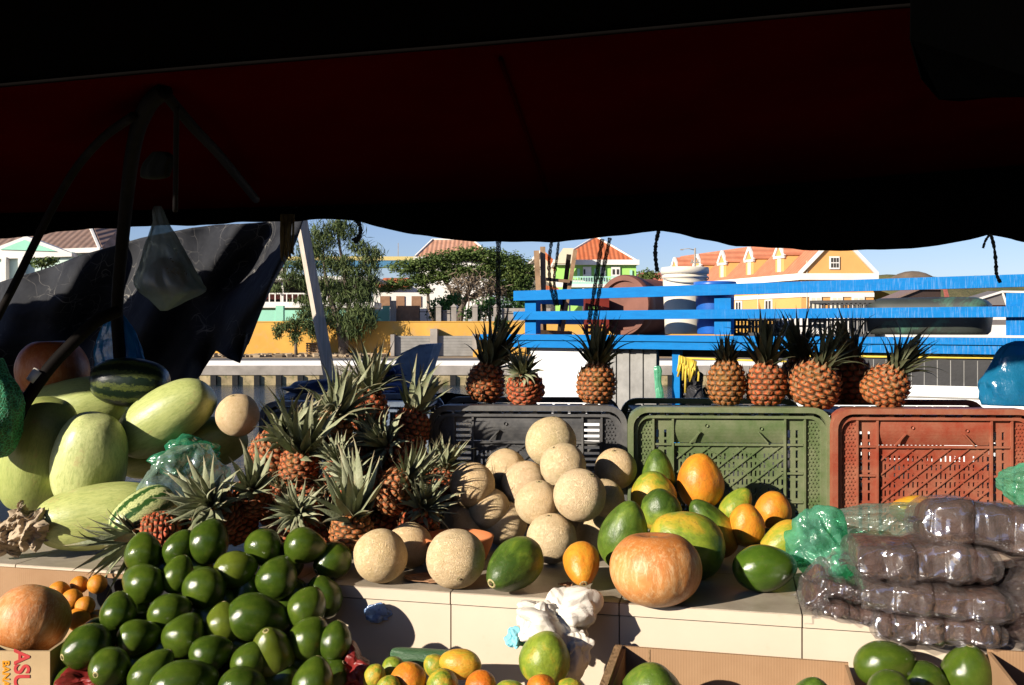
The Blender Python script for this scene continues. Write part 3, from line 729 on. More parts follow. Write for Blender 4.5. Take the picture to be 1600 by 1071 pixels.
    for zz0,zz1 in ((.001,.008),(Hc-.030,Hc-.021)):
        n=11
        for k in range(n): b.box(.02+k*(Wd-.04)/n+.004,.02+(k+1)*(Wd-.04)/n-.004,.031,D,zz0,zz1)
        for yy in (.046,.14,.24,.34): b.box(.018,Wd-.018,yy,yy+.016,zz0-.004 if zz0>.1 else zz0+.0075,zz1-.0095 if zz0>.1 else zz1+.004)
    for xx0,xx1 in ((.016,.022),(Wd-.022,Wd-.016)):
        for k in range(8): b.box(xx0,xx1,.046,D-.002,.012+k*.040,.012+k*.040+.027)
        for yy in (.06,.2,.34): b.box(xx0-.003,xx1+.003,yy,yy+.014,.010,Hc-.032)
    band(b,rrect(0,Wd,0,Hc,.055),rrect(.018,Wd-.018,0,Hc-.018,.045),D,D+.02)
    b.build('crate_body',M[mat],root)
    return root
crate('grey-blue plastic crate behind the heaped pineapples',406,674,3.12,-3,'cr_grey')
crate('black plastic crate with wide slats behind the cantaloupes',670,978,2.95,-3,'cr_dark',True)
crate('green plastic crate with dusty lattice behind the papayas',981,1294,2.89,-3,'cr_green')
crate('red plastic crate with dusty lattice behind the brown packets',1299,1616,2.83,-3,'cr_red')

# ------------------------------------------------------------------ counter (front edge runs slightly towards the viewer on the right)
CY=R(-13); cn=Vector((math.cos(CY),math.sin(CY),0)); cb=Vector((-math.sin(CY),math.cos(CY),0)); C0=Vector((-.456,2.295,0))
def cp(u,v,z): return C0+cn*u+cb*v+Vector((0,0,z))      # u along the edge, v backwards
t=NT('counter_tiles'); c=t.coord(); n=t.noise(c,3,5,.6)
base=t.ramp(n,[(.3,(.57,.475,.365)),(.7,(.64,.545,.425))]); fl=t.ramp(t.noise(c,26,5,.75),[(.60,0),(.72,1)]); base=t.mix(t.math('MULTIPLY',fl,.16),base,(.45,.33,.20))
chip=t.ramp(t.vor(c,9,'F1'),[(.03,1),(.045,0)]); base=t.mix(t.math('MULTIPLY',chip,.5),base,(.30,.22,.15))
M['tile']=t.pbr(base,.3,.4,t.bump(t.noise(c,9,3),.05,.01))
t=NT('counter_top_tiles'); c=t.coord(); n=t.noise(c,5,6,.7,.4); base=t.ramp(n,[(.3,(.30,.25,.19)),(.55,(.42,.36,.28)),(.75,(.50,.43,.34))])
wet=t.ramp(t.noise(c,3.2,5,.6,.3),[(.6,0),(.64,1)]); base=t.mix(t.math('MULTIPLY',wet,.5),base,(.20,.13,.085))
M['tiletop']=t.pbr(base,.42,.4,t.bump(t.noise(c,20,4),.12,.005))
M['grout']=simple('tile_grout',(.16,.12,.09),.9,.1,.3,20)
root=empty('market_counter',C0,CY); tag(root,'long cream tiled counter carrying the fruit and the crates','counter')
TW=.3855; off0=(W(707,0,2.235).x+.456)/math.cos(CY)%TW
U0,U1=-2.6,2.6
joints=[off0+k*TW for k in range(-8,9) if U0<off0+k*TW<U1]; cuts=[U0]+joints+[U1]; g=.0016
b=MB()
for a,c2 in zip(cuts,cuts[1:]): b.box(a+g,c2-g,-.010,.004,.36,CT-.030); b.box(a+g,c2-g,-.010,.004,.02,.357)
b.build('front_tile',M['tile'],root)
b=MB()
for a,c2 in zip(cuts,cuts[1:]): b.box(a+g,c2-g,-.014,.006,CT-.027,CT-.0025)
b.build('edge_tile',M['tile'],root)
b=MB(); vv=[-.014,.30,.62,.94,1.26]
for a,c2 in zip(cuts,cuts[1:]):
    for v0,v1 in zip(vv,vv[1:]): b.box(a+g,c2-g,v0+g,v1-g,CT-.008,CT)
b.build('top_tile',M['tiletop'],root)
b=MB(); b.box(U0,U1,-.0065,1.258,.0,CT-.0085); b.build('core',M['grout'],root)

# street-side trestle the lower boxes stand on
t=NT('weathered_wood'); c=t.coord(); g1=t.noise(t.mapping(c,(2,30,30)),2,6,.7); col=t.ramp(g1,[(.3,(.10,.07,.045)),(.7,(.22,.16,.11))]); M['wood']=t.pbr(col,.8,.2,t.bump(g1,.4,.004))
root=empty('wooden_trestle',C0,CY); tag(root,'low dark wooden trestle in front of the counter','trestle')
b=MB()
for k in range(5): b.box(U0+.3,U1-.3,-.72+k*.138,-.72+k*.138+.130,.64,.665)
b.build('tabletop',M['wood'],root)
for u in (U0+.4,-.6,.6,U1-.5):
    b=MB(); b.box(u,u+.06,-.66,-.60,0,.639); b.box(u,u+.06,-.16,-.10,0,.639); b.box(u+.01,u+.05,-.599,-.161,.2,.25); b.build('leg',M['wood'],root)

# ------------------------------------------------------------------ cartons
t=NT('cardboard'); c=t.coord(); fl=t.n('ShaderNodeTexWave',wave_type='BANDS'); fl.inputs['Scale'].default_value=55; t.l(c,fl.inputs['Vector'])
n=t.noise(c,5,5,.6); col=t.ramp(n,[(.3,(.29,.17,.09)),(.7,(.37,.23,.13))]); M['card']=t.pbr(col,.85,.15,t.bump(fl.outputs['Fac'],.12,.002))
M['flute']=simple('cardboard_cut_edge',(.30,.19,.10),.9,.1,.5,60,.8,200)
def carton(label, u0,u1,v0,v1,z0,z1, th=.006, low=.004, fl=0.0, group=None):
    root=empty('cardboard_box',C0,CY); tag(root,label,'box',group)
    b=MB(); b.box(u0,u1,v1-th,v1,z0,z1); b.build('back_panel',M['card'],root)
    for uu in (u0,u1-th):
        b=MB(); b.box(uu,uu+th,v0,v1-th-.0005,z0,z1-low)
        k=int((v1-v0)/.006)
        b.build('side_panel',M['card'],root)
    b=MB(); b.box(u0+th+.0005,u1-th-.0005,v0,v0+th,z0,z1-.06-low); b.build('front_panel',M['card'],root)
    b=MB(); b.box(u0+th+.0005,u1-th-.0005,v0+th+.0005,v1-th-.0005,z0+fl,z0+fl+th); b.build('bottom_panel',M['card'],root)
    return root
def cuv(px,py,Y):
    d=W(px,py,Y)-C0; return d.dot(cn), d.dot(cb), W(px,py,Y).z
u0,v0,z0=cuv(968,1008,2.0); u1,_,_=cuv(1334,1040,1.86)
bx=carton('open cardboard box below the counter holding green papayas',u0,u1,-.46,-.075,.67,z0-.02,.007)
b=MB(); b.box(u0-.016,u0-.0005,-.44,-.085,z0-.22,z0-.016); b.build('corrugated_flap',M['flute'],bx)
b=MB(); b.box(u0+.055,u0+.058,-.0835,-.0825,z0-.22,z0-.022); b.build('fold_line',M['flute'],bx)
u2,_,z2=cuv(1572,1052,1.75)
carton('cardboard box cut off at the right edge of the view',u2,u2+.4,-.46,-.09,.67,z2)
u3,_,z3=cuv(104,893,2.42); ul,_,_=cuv(-60,893,2.42)
carton('cardboard box of small oranges below the counter at left',ul-.1,u3+.16,-.26,-.02,.67,z3,.006,.13,z3-.67-.17)
# printed banana carton under the tan pumpkin
M['ink_red']=simple('red_print',(.50,.055,.055),.8,.15,.2,30); M['ink_yellow']=simple('orange_print',(.72,.30,.02),.8,.15,.2,30)
M['card_pale']=simple('pale_printed_cardboard',(.50,.36,.20),.85,.15,.12,8,.1,60)
p=W(78,1018,1.95); root=empty('banana_carton',(p.x,p.y,.667),0); tag(root,'banana carton with red and orange lettering under the tan pumpkin','box')
zt=p.z-.667; Wb=.42; b=MB()
b.box(-Wb,0,0,.006,0,zt); b.box(-Wb,0,.276,.282,0,zt); b.box(-.006,0,.0065,.2755,0,zt); b.box(-Wb,-Wb+.006,.0065,.2755,0,zt); b.build('carton_walls',M['card_pale'],root)
b=MB(); b.box(-Wb,0,.0065,.2755,.001,.006); b.build('bottom_panel',M['card'],root)
def lettering(text,size,px,py,Y,mat,parent,bold=.0):
    cu=bpy.data.curves.new('print','FONT'); cu.body=text; cu.size=size; cu.extrude=.0006; cu.offset=bold
    tmp=bpy.data.objects.new('tmp',cu); COL.objects.link(tmp); dg=bpy.context.evaluated_depsgraph_get(); me=bpy.data.meshes.new_from_object(tmp.evaluated_get(dg))
    bpy.data.objects.remove(tmp); me.name='printed_lettering'
    o=link('printed_lettering',me,parent); q=W(px,py,Y); o.location=q-parent.location; o.location.y=-.0009
    o.rotation_euler=Matrix.Rotation(R(90),3,'Y').to_euler() if False else (Matrix.Rotation(R(90),3,'Y')@Matrix.Rotation(R(90),3,'X')).to_euler()
    me.materials.clear(); me.materials.append(mat); return o
pxm=1.95/F
lettering('ASU',34*pxm,23,1015,1.95,M['ink_red'],root,.0010)
lettering('BANA',15.5*pxm,4.5,1032,1.95,M['ink_yellow'],root,.0005)

# added crate; its black back panel stands in for shade in the gaps
ua,_,za=cuv(112,900,2.34); ub,_,_=cuv(505,900,2.28); M['gap_black']=simple('gap_shade_black',(.012,.012,.013),.6,.3)
root=empty('avocado_shade_crate',C0,CY); tag(root,'added black crate that darkens the gaps in the avocado heap','crate')
b=MB(); b.box(ua,ub,-.030,-.018,.67,.885); b.build('back_panel',M['gap_black'],root)
b=MB(); b.box(ua,ua+.012,-.42,-.0305,.67,.74); b.build('side_panel',M['gap_black'],root)
b=MB(); b.box(ub-.012,ub,-.42,-.0305,.67,.74); b.build('side_panel',M['gap_black'],root)
b=MB(); b.box(ua+.0125,ub-.0125,-.42,-.408,.67,.74); b.build('front_panel',M['gap_black'],root)
b=MB(); b.box(ua+.0125,ub-.0125,-.4075,-.0305,.67,.68); b.build('bottom_panel',M['gap_black'],root)
# ------------------------------------------------------------------ plastic bags, packets, paper
M['film_green']=film('green_plastic_film',(.45,.88,.66),(.22,.62,.43),.38,.10,.15,14,.8)
M['film_green2']=film('clear_green_plastic_film',(.78,.88,.82),(.40,.54,.46),.42,.30,.12,9,.9)
M['film_teal']=film('dark_green_plastic_film',(.2,.6,.4),(.04,.28,.15),.7,.2,.14,10,.9)
M['film_clear']=film('clear_plastic_film',(.95,.94,.96),(.42,.37,.35),.36,.62,.13,7,.55)
M['film_white']=film('white_plastic_film',(.7,.78,.8),(.20,.25,.26),.58,.04,.3,6,.5)
M['film_blue']=film('blue_plastic_film',(.05,.40,.75),(.015,.22,.42),.9,.08,.25,7,.9)
M['film_blue2']=film('blue_white_plastic_film',(.6,.75,.95),(.25,.42,.75),.9,.15,.2,30,.9)
M['film_mint']=film('mint_plastic_film',(.4,.9,.6),(.2,.65,.4),.8,.1,.2,8,.8)
M['dim']=simple('dim_grey_plastic',(.012,.013,.011),.8,.1)
def ridged(p,f,o):
    return 1-abs(noise.noise(p*f+o))*2
lerp=lambda a,b,t: a+(b-a)*t
def tri(x): return abs((x%1.0)*2-1)*2-1
def crumple_mesh(name, seed, sx, sy, sz, amp=.32, amp2=.10, sub=5, fr=1.0, knot=None):
    """sheet-like crumple: straight sharp creases from folded (triangle) waves, optionally drawn towards a knot"""
    rnd=random.Random(seed*17+3); bm=bmesh.new(); bmesh.ops.create_icosphere(bm,subdivisions=sub,radius=1); o=Vector((seed*3.7,seed*1.9,seed*7.1))
    W_=[]
    for k in range(9):
        n=Vector((rnd.gauss(0,1),rnd.gauss(0,1),rnd.gauss(0,1))).normalized(); f=(.45,.6,.8,1.1,1.4,1.9,2.6,3.4,4.6)[k]*fr; W_.append((n,f,rnd.random(),amp2*(1.3,1.2,1.1,.9,.75,.55,.36,.25,.16)[k]))
    for v in bm.verts:
        p=v.co.copy(); w=p+Vector((noise.noise(p*1.6+o),noise.noise(p*1.6+o*2),noise.noise(p*1.6+o*3)))*.22
        d=1+amp*noise.noise(p*1.1+o)*1.3
        for n,f,ph,a in W_: d+=a*tri(w.dot(n)*f+ph)
        if knot is not None:
            kv=Vector(knot).normalized(); c=max(0,p.dot(kv)); az=math.atan2(p.dot(kv.orthogonal().normalized()),p.dot(kv.cross(kv.orthogonal()).normalized()))
            d*=1+.55*c**6; d*=1-.55*max(0,(c-.55))*1.2; d+=c*amp2*1.0*tri(az*2.2+seed)
        v.co=Vector((p.x*d*sx,p.y*d*sy,p.z*d*sz))
    me=bpy.data.meshes.new(name); bm.to_mesh(me); bm.free(); smooth(me); return me
def crumple(name,label,cat,px,py,Y,w,h,dep,seed,mat,group=None,**k):
    me=crumple_mesh(name,seed,w/2/F*Y*.86,dep,h/2/F*Y*.86,**k); o=link(name,me,None,W(px,py,Y),M[mat]); return tag(o,label,cat,group)
G='green plastic bags on the counter'
crumple('plastic_bag','crumpled clear and green plastic bag between watermelons and pineapples','bag',290,752,2.66,128,126,.11,3,'film_green2',G,amp=.30,amp2=.085,sub=6)
b0=crumple('plastic_bag','dark green plastic bag end behind the clear green bag, under the melon','bag',290,712,2.72,118,62,.07,8,'film_teal',G,amp=.30,amp2=.085,sub=6)
crumple('plastic_bag','shiny green plastic bag standing beside the single large avocado','bag',1284,858,2.30,116,124,.085,5,'film_green',G,amp=.30,amp2=.085,sub=6)
crumple('plastic_bag','flat pale green plastic bag spread before the red crate','bag',1375,812,2.52,190,50,.12,12,'film_green2',G,amp=.30,amp2=.085,sub=6)
crumple('plastic_bag','green plastic bag at the right edge above the brown packets','bag',1602,752,2.62,78,72,.07,14,'film_green',G,amp=.30,amp2=.085,sub=6)
crumple('plastic_scrap','torn blue and white plastic scrap stuck on the cream tiles','scrap',590,962,2.243,46,28,.004,22,'film_blue2' if 'film_blue2' in M else 'film_white',None,sub=4,amp=.4,amp2=.15)
def ring_bag(name,label,cat,rings,Y,dep,mat,seed=1,group=None,pleat=.10,na=48):
    vs=[];fs=[]; o=Vector((seed*4.1,seed,seed*2.2)); c0=W((rings[0][1]+rings[0][2])/2,rings[0][0],Y); sub=4; rr=[]
    for a,b in zip(rings,rings[1:]):
        pass
    for q in range(len(rings)-1):
        p0,p1,p2,p3=rings[max(q-1,0)],rings[q],rings[q+1],rings[min(q+2,len(rings)-1)]
        for k in range(sub):
            s=k/sub; rr.append([.5*(2*p1[i]+(p2[i]-p0[i])*s+(2*p0[i]-5*p1[i]+4*p2[i]-p3[i])*s*s+(3*p1[i]-p0[i]-3*p2[i]+p3[i])*s**3) for i in range(3)])
    rr.append(list(rings[-1]))
    for (y,xl,xr) in rr:
        r=(xr-xl)/2/F*Y; c=W((xl+xr)/2,y,Y)-c0
        for k in range(na):
            a=2*PI*k/na; d=Vector((math.cos(a),math.sin(a)*dep,0)); m=1+pleat*noise.noise(Vector((math.cos(a)*3,math.sin(a)*3,c.z*3))+o)+pleat*.8*(ridged(Vector((math.cos(a)*2.5,math.sin(a)*2.5,c.z*6)),1.6,o)-.5)
            m+=pleat*.5*(tri(a*1.3+c.z*7+seed*.7+noise.noise(Vector((a,c.z*5,seed))))+.6*tri(a*2.7-c.z*13+seed)); m+=.10*tri(a/PI*3.5+seed)*max(0,1+c.z/.22); vs.append(c+d*r*m)
    n=len(rr)
    for i in range(n-1):
        for k in range(na): k2=(k+1)%na; fs.append((i*na+k,i*na+k2,(i+1)*na+k2,(i+1)*na+k))
    fs.append(tuple(range(na))); fs.append(tuple((n-1)*na+k for k in range(na)))
    b=MB(); b.add(vs,fs,0,True); ob=b.build(name,M[mat],None,c0); return tag(ob,label,cat,group)
hb=ring_bag('hanging_bag','white plastic bag hanging from the awning pole with a fruit inside','bag',[(322,241,251),(332,238,256),(350,238,263),(380,229,279),(412,219,297),(440,213,313),(456,221,320),(470,236,292),(486,251,262)],2.75,.55,'film_white',3)
me=lathe_mesh('bagged_fruit',f_ball,24,32,.05,1,3,0,0,0,[simple('brown_fruit',(.22,.12,.05))]); c=link('bagged_fruit',me,hb); c.location=W(262,432,2.75)-hb.location; c.scale=(.055,.04,.055)
ring_bag('hanging_bag','blue plastic bag tied round the foot of the awning pole','bag',[(486,176,188),(496,170,196),(512,160,206),(535,153,216),(562,149,226),(592,152,230)],3.03,.35,'film_blue',5)
ring_bag('blue_sack','big blue plastic sack on the red crate at the right edge','bag',[(533,1588,1625),(540,1572,1650),(556,1558,1680),(578,1548,1690),(596,1534,1700),(612,1533,1702),(633,1538,1695)],2.95,.45,'film_blue',9,pleat=.07)
ring_bag('hanging_bag','small grey crumpled bag hanging high under the red canvas','bag',[(238,240,262),(248,232,272),(262,222,266),(276,220,262),(280,228,250)],2.3,.5,'dim',12)
# net bag of green produce at the left edge
t=NT('green_net'); c=t.shifted(t.coord()); wv=t.vor(c,120); net=t.ramp(wv,[(.05,1),(.14,0)]); m=t.pbr(t.mix(net,(.025,.10,.035),(.05,.30,.15)),.5,.3,t.bump(net,.6,.004)); M['net']=m
ring_bag('net_bag','green net bag of produce hanging at the far left edge','bag',[(560,-16,4),(585,-38,14),(605,-60,26),(640,-74,32),(675,-74,30),(700,-60,22),(715,-40,6)],2.60,.7,'net',4,pleat=.12)

# brown packets
t=NT('brown_filling'); c=t.shifted(t.coord()); n=t.noise(c,14,6,.7); col=t.ramp(n,[(.3,(.04,.019,.013)),(.55,(.11,.055,.038)),(.75,(.20,.115,.085))])
M['fill']=t.pbr(col,.6,.3,t.bump(t.math('ADD',t.noise(c,45,4,.7),t.math('MULTIPLY',t.vor(c,40,'F1'),.8)),.8,.01))
def packet(label, px,py,Y, L, Dp, T, yaw, pitch=0, roll=0, seed=1, lumps=4):
    """L along the counter, Dp depth, T thickness in metres"""
    root=empty('brown_packet'); root.location=W(px,py,Y); root.rotation_euler=(R(pitch),R(roll),R(yaw)); tag(root,label,'packet','plastic packets of brown goods on the counter')
    o=Vector((seed*2.1,seed*5.7,seed)); ks=min(1,(L/.25)**1.2)
    def wr(u,v,sd,k):
        q=Vector((u*2.1,v*1.8,sd*3+k))
        return tri(u*1.1+v*.7+seed*.37+k+.35*noise.noise(q+o))*.55+tri(u*2.3-v*1.3+seed*.61+.4*noise.noise(q*1.4+o))*.4+tri(-u*1.6+v*3.4+seed*.2+.4*noise.noise(q*1.7+o))*.30+tri(u*4.6+v*.8+seed*.9+.6*noise.noise(q*2+o))*.2
    def rbox(name,gx,gy,gz,am,mat,nu,na,flange):
        """rounded bag: box-like section, flattened ends; grooves between the pieces inside; optional clear sealed margins"""
        vs=[];fs=[]; ex=.42
        for i in range(nu+1):
            u=-1+2*i/nu; e=max(0,1-abs(u)**13)**.36; ey=max(0,1-abs(u)**14)**.5*.12+.88
            lb=max(0,math.cos(u*PI*lumps+seed)); gr=(1-lb**.30)
            for k in range(na):
                th=2*PI*k/na; c,s_=math.cos(th),math.sin(th)
                y=math.copysign(abs(c)**ex,c); z=math.copysign(abs(s_)**ex,s_)
                front=max(0,-y)**3; w=wr(u*1.15,y*.5+z*.55,0,th*.0)*am*ks
                yy=y*(Dp/2+gy)*ey; zz=z*(T/2+gz)*e
                yy+=front*(.013*gr*ks+w*1.0)*e*(1-.3*abs(z)); zz+=(z*( -.006*gr*ks*(.4+.6*max(0,-y)))+math.copysign(1,z)*w*.8*min(1,abs(z)))*e
                zz+=.010*noise.noise(Vector((u*1.6,y*1.3,seed)))
                vs.append((u*(L/2+gx),yy,zz))
        for i in range(nu):
            for k in range(na): k2=(k+1)%na; fs.append((i*na+k,i*na+k2,(i+1)*na+k2,(i+1)*na+k))
        b=MB(); b.add(vs,fs,0,True)
        if flange:
            n=60
            for (kind) in ('front','left','right'):
                fv=[];ff=[]
                for i in range(n+1):
                    t_=-1+2*i/n
                    for j in range(5):
                        q=j/4
                        if kind=='front': x=t_*(L/2+gx); y=-(Dp/2+gy)+.006-.030*q; z=-T*.18+.006*tri(t_*2.3+seed)*q+.004*noise.noise(Vector((t_*3,q,seed)))
                        else:
                            sg=-1 if kind=='left' else 1; x=sg*(L/2+gx-.012+.042*q*(.6+.4*math.sin(t_*2+seed))); y=t_*(Dp/2)*(1-.1*q); z=.012*noise.noise(Vector((t_*2,sg,seed)))+.007*tri(t_*1.9+q+seed)*q
                        fv.append((x,y,z))
                for i in range(n):
                    for j in range(4): ff.append((i*5+j,(i+1)*5+j,(i+1)*5+j+1,i*5+j+1))
                b.add(fv,ff,0,True)
        return b.build(name,mat,root,fix=not flange)
    rbox('filling',-.012,-.010,-.003,.003,M['fill'],80,56,False)
    rbox('plastic_film',.004,.002,.0008,.006,M['film_clear'],130,84,True)
    return root
yw=-13
packet('bottom brown packet of the stack, overhanging the counter edge',1452,968,2.02,.245,.24,.068,yw,-3,0,1,2.5)
packet('second brown packet from the bottom with a clear sealed front edge',1455,925,2.02,.285,.25,.068,yw-3,-2,1,2,2)
packet('wide brown packet third in the stack, with a soft hazy top',1432,872,2.06,.27,.28,.088,yw+2,-6,-2,3,2.5)
packet('top brown packet leaning right with a long sealed edge',1548,824,2.05,.30,.30,.105,yw-2,-10,4,4,2)
packet('brown packet at the far right edge behind the stack',1612,925,1.97,.12,.22,.085,yw,-30,50,5,2)
packet('brown packet low at the right edge, hanging over the tiles',1622,965,1.90,.10,.2,.07,yw,-35,60,8,2)
packet('small brown packet tilted on its side left of the stack',1272,918,2.10,.085,.13,.030,yw-25,30,-52,6,1)
packet('small shiny brown packet at the left foot of the stack',1322,922,2.06,.115,.13,.036,yw,-8,12,7,2)
packet('small flat brown packet underneath the shiny small one',1325,952,2.04,.125,.13,.034,yw+6,-6,6,9,2)

# crumpled papers
t=NT('white_paper'); c=t.coord(); M['paper']=t.pbr(t.ramp(t.noise(c,12,5,.6),[(.3,(.62,.57,.49)),(.7,(.78,.73,.65))]),.85,.2,t.bump(t.noise(c,30,4,.6),.25,.006))
M['paper_brown']=simple('brown_paper',(.42,.33,.23),.9,.15,.2,10,.35,30)
M['cyan']=simple('cyan_print',(.22,.56,.66),.7,.2,.3,30,.3,30)
def paper(name,label,cat,blobs,mats,yq):
    b=MB(); c0=W(blobs[0][0],blobs[0][1],blobs[0][2])
    for i,(px,py,Y,w,h,dep,seed,mi) in enumerate(blobs):
        me=crumple_mesh('tmp',seed,w/2/F*Y*.9,dep,h/2/F*Y*.9,amp=.4,amp2=.15,sub=6,fr=.85); off=W(px,py,Y)-c0
        b.add([v.co+off for v in me.vertices],[list(p.vertices) for p in me.polygons],mi,False); bpy.data.meshes.remove(me)
    o=b.build(name,mats,None,c0); return tag(o,label,cat)
def folded(name,label,cat,sheets,mats):
    """thin sheets bent over a dome and crushed into straight folds"""
    b=MB(); c0=W(sheets[0][0],sheets[0][1],sheets[0][2])
    for (px,py,Y,w,h,dep,rot,am,seed,mi) in sheets:
        rnd=random.Random(seed); n=84; off=W(px,py,Y)-c0; sw=w/2/F*Y; sh_=h/2/F*Y; ws=[]
        for k in range(9):
            an=rnd.uniform(0,PI); ws.append((math.cos(an),math.sin(an),(.5,.7,.9,1.2,1.6,2.1,2.8,3.6,5.0)[k],rnd.random(),am*(1,.9,.8,.65,.5,.36,.24,.16,.10)[k]))
        vs=[]; cr,sr=math.cos(R(rot)),math.sin(R(rot)); o=Vector((seed,seed*2.2,0))
        for j in range(n+1):
            for i in range(n+1):
                u=-1+2*i/n; v=-1+2*j/n
                q=Vector((u,v,0)); wx=u+.18*noise.noise(q*1.7+o); wy=v+.18*noise.noise(q*1.7+o*2); d=0
                for ca,sa,f,ph,a_ in ws: d+=a_*tri((wx*ca+wy*sa)*f+ph)
                e_=1+.16*tri(math.atan2(v,u)*1.3+seed)+.12*noise.noise(Vector((u*2,v*2,seed)))
                k=min(1,1/max(abs(u),abs(v),.001)*.93)
                rr=math.hypot(u,v); sc=(max(abs(u),abs(v))/rr if rr>0 else 1); sc=lerp(1,sc,.75)
                x=u*sc*e_*sw*(1-.10*d/am*.3); z=v*sc*e_*sh_; y=-dep*(1-min(1.6,(u*u+v*v)))*.8+d+.25*am*tri(d/am*.8)
                vs.append(off+Vector((x*cr-z*sr,y,x*sr+z*cr)))
        fs=[(j*(n+1)+i,j*(n+1)+i+1,(j+1)*(n+1)+i+1,(j+1)*(n+1)+i) for j in range(n) for i in range(n)]
        b.add(vs,fs,mi,True)
    o_=b.build(name,mats,None,c0,False); m_=o_.modifiers.new('t','SOLIDIFY'); m_.thickness=.0006; return tag(o_,label,cat)

paper('crumpled_paper','crumpled white paper draped over the striped papaya by the tiles','paper',[(868,968,2.06,104,78,.055,31,0),(892,1010,2.03,60,74,.035,33,0),(835,975,2.05,56,60,.04,35,0),(808,998,2.03,32,28,.02,36,1)],[M['paper'],M['cyan']],0)
folded('crumpled_paper','crumpled brown paper on the counter left of the pale melons','paper',[(46,830,2.50,66,60,.035,20,.010,41,0),(8,840,2.52,62,56,.035,-20,.010,43,0),(30,812,2.53,50,40,.03,60,.009,47,0)],[M['paper_brown']])
# dry pieces lying on the counter
M['dryleaf']=simple('dry_leaf',(.36,.20,.11),.8,.2,.4,20,.4,40)
def scrap(name,label,cat,px,py,w,d,seed,mat,Y=None):
    Y=Y or (H-CT-.004)*F/(py-HZ); b=MB(); n=14; vs=[]; o=Vector((seed*3,seed,0)); ww=w/F*Y/2
    for j in range(n+1):
        for i in range(n+1):
            u=-1+2*i/n; v=-1+2*j/n; e=(1-v*v)**.5*(1+.3*noise.noise(Vector((v*2,seed,0))))
            vs.append((u*ww*e,v*d/2,.003+.008*(noise.noise(Vector((u*1.5,v*1.5,0))+o)+.5)))
    fs=[(j*(n+1)+i,j*(n+1)+i+1,(j+1)*(n+1)+i+1,(j+1)*(n+1)+i) for j in range(n) for i in range(n)]
    b.add(vs,fs,0,True); p=W(px,py,Y); p.z=CT+.001; return tag(b.build(name,mat,None,p,False),label,cat)
scrap('dry_leaf','brown dry leaf on the counter between the two front cantaloupes','leaf',672,905,80,.09,3,M['dryleaf'])
scrap('dry_leaf','small reddish dry leaf on the counter left of the orange papaya','leaf',884,916,22,.04,5,M['dryleaf'])
# terracotta dish behind the front cantaloupe
M['terra']=simple('terracotta',(.44,.15,.055),.75,.25,.2,8,.25,40)
b=MB(); b.lathe([(.001,.0),(.062,.0),(.085,.055),(.090,.078),(.083,.080),(.078,.06),(.055,.008),(.001,.008)],40,0)
tag(b.build('terracotta_dish',M['terra'],None,Vector((W(716,0,2.44).x,2.44,CT+.001))),'terracotta dish behind the largest front cantaloupe','dish')
# red plastic among the avocados
M['redp']=simple('red_plastic_sheet',(.17,.016,.014),.4,.4,.3,8,.4,20)
paper('red_plastic_bag','crumpled red plastic bag under the lowest left avocados','bag',[(132,1068,1.93,80,36,.05,51,0)],[M['redp']],0)
paper('red_plastic_bag','dark red plastic bag between avocado heap and mangoes','bag',[(548,1052,2.02,62,72,.05,53,0)],[M['redp']],0)

# ------------------------------------------------------------------ awning
def fabric(name,col,trans=0.0,rough=.8,var=.2):
    t=NT(name); c=t.coord(); n=t.noise(c,2.5,5,.6); cc=t.ramp(n,[(.3,[x*(1-var) for x in col]),(.7,[x*(1+var) for x in col])])
    return t.pbr(cc,rough,.0,t.bump(t.math('ADD',t.noise(c,3,4),t.math('MULTIPLY',t.noise(c,120,2),.1)),.25,.02))
M['red_canvas']=fabric('dark_red_canvas',(.046,.0008,.0008)); M['black_canvas']=fabric('black_canvas',(.0025,.0024,.0026),0,1.0); M['hem']=fabric('grey_hem',(.0035,.003,.0028)); M['red_seam']=fabric('dark_seam',(.028,.0008,.0008))
A0=Vector((-1.048,1.98,H+.502)); AD=Vector((1.988,-.205,.112))          # lower front edge of the awning
def fe(t):
    p=A0+AD*t; p.z-=.13*max(0,min(1,(-.42-t)/.25)); return p  # left end lowered out of view to shade the melons
aw=empty('market_awning',fe(.5)); tag(aw,'dark red canvas awning with black scalloped valance over the stall','awning')
def sheet(fn,nu,nv,th=.003):
    vs=[fn(i/nu,j/nv) for j in range(nv+1) for i in range(nu+1)]; k=len(vs); vs2=[v+Vector((0,-.0,th)) for v in vs]
    fs=[(j*(nu+1)+i,j*(nu+1)+i+1,(j+1)*(nu+1)+i+1,(j+1)*(nu+1)+i) for j in range(nv) for i in range(nu)]
    return vs,fs
def rear(t):                                                          # rear edge of the red canvas
    x=lerp(-900,2700,t); pts=[(-900,352),(0,332),(470,322),(850,312),(1050,302),(1600,258),(2700,200)]
    for a,b in zip(pts,pts[1:]):
        if a[0]<=x<=b[0]: y=lerp(a[1],b[1],(x-a[0])/(b[0]-a[0])); break
    return W(x,y,lerp(3.72,3.35,t))
def roof(u,v):
    a=fe(lerp(-1.9,2.2,u))+Vector((0,0,.02)); b=rear(lerp(.02,.98,u)); p=a.lerp(b,v); p.z-=.02*math.sin(PI*v)*(.6+.4*math.sin(u*23)) ; return p-aw.location
b=MB(); vs,fs=sheet(roof,60,24); b.add(vs,fs,0,True); ro=b.build('roof_canvas',M['red_canvas'],aw,fix=False)
so=ro.modifiers.new('t','SOLIDIFY'); so.thickness=.004
b=MB()
s0=W(782,70,1.80); s1=W(855,305,3.5)
pts=[s0.lerp(s1,k/10) for k in range(11)]
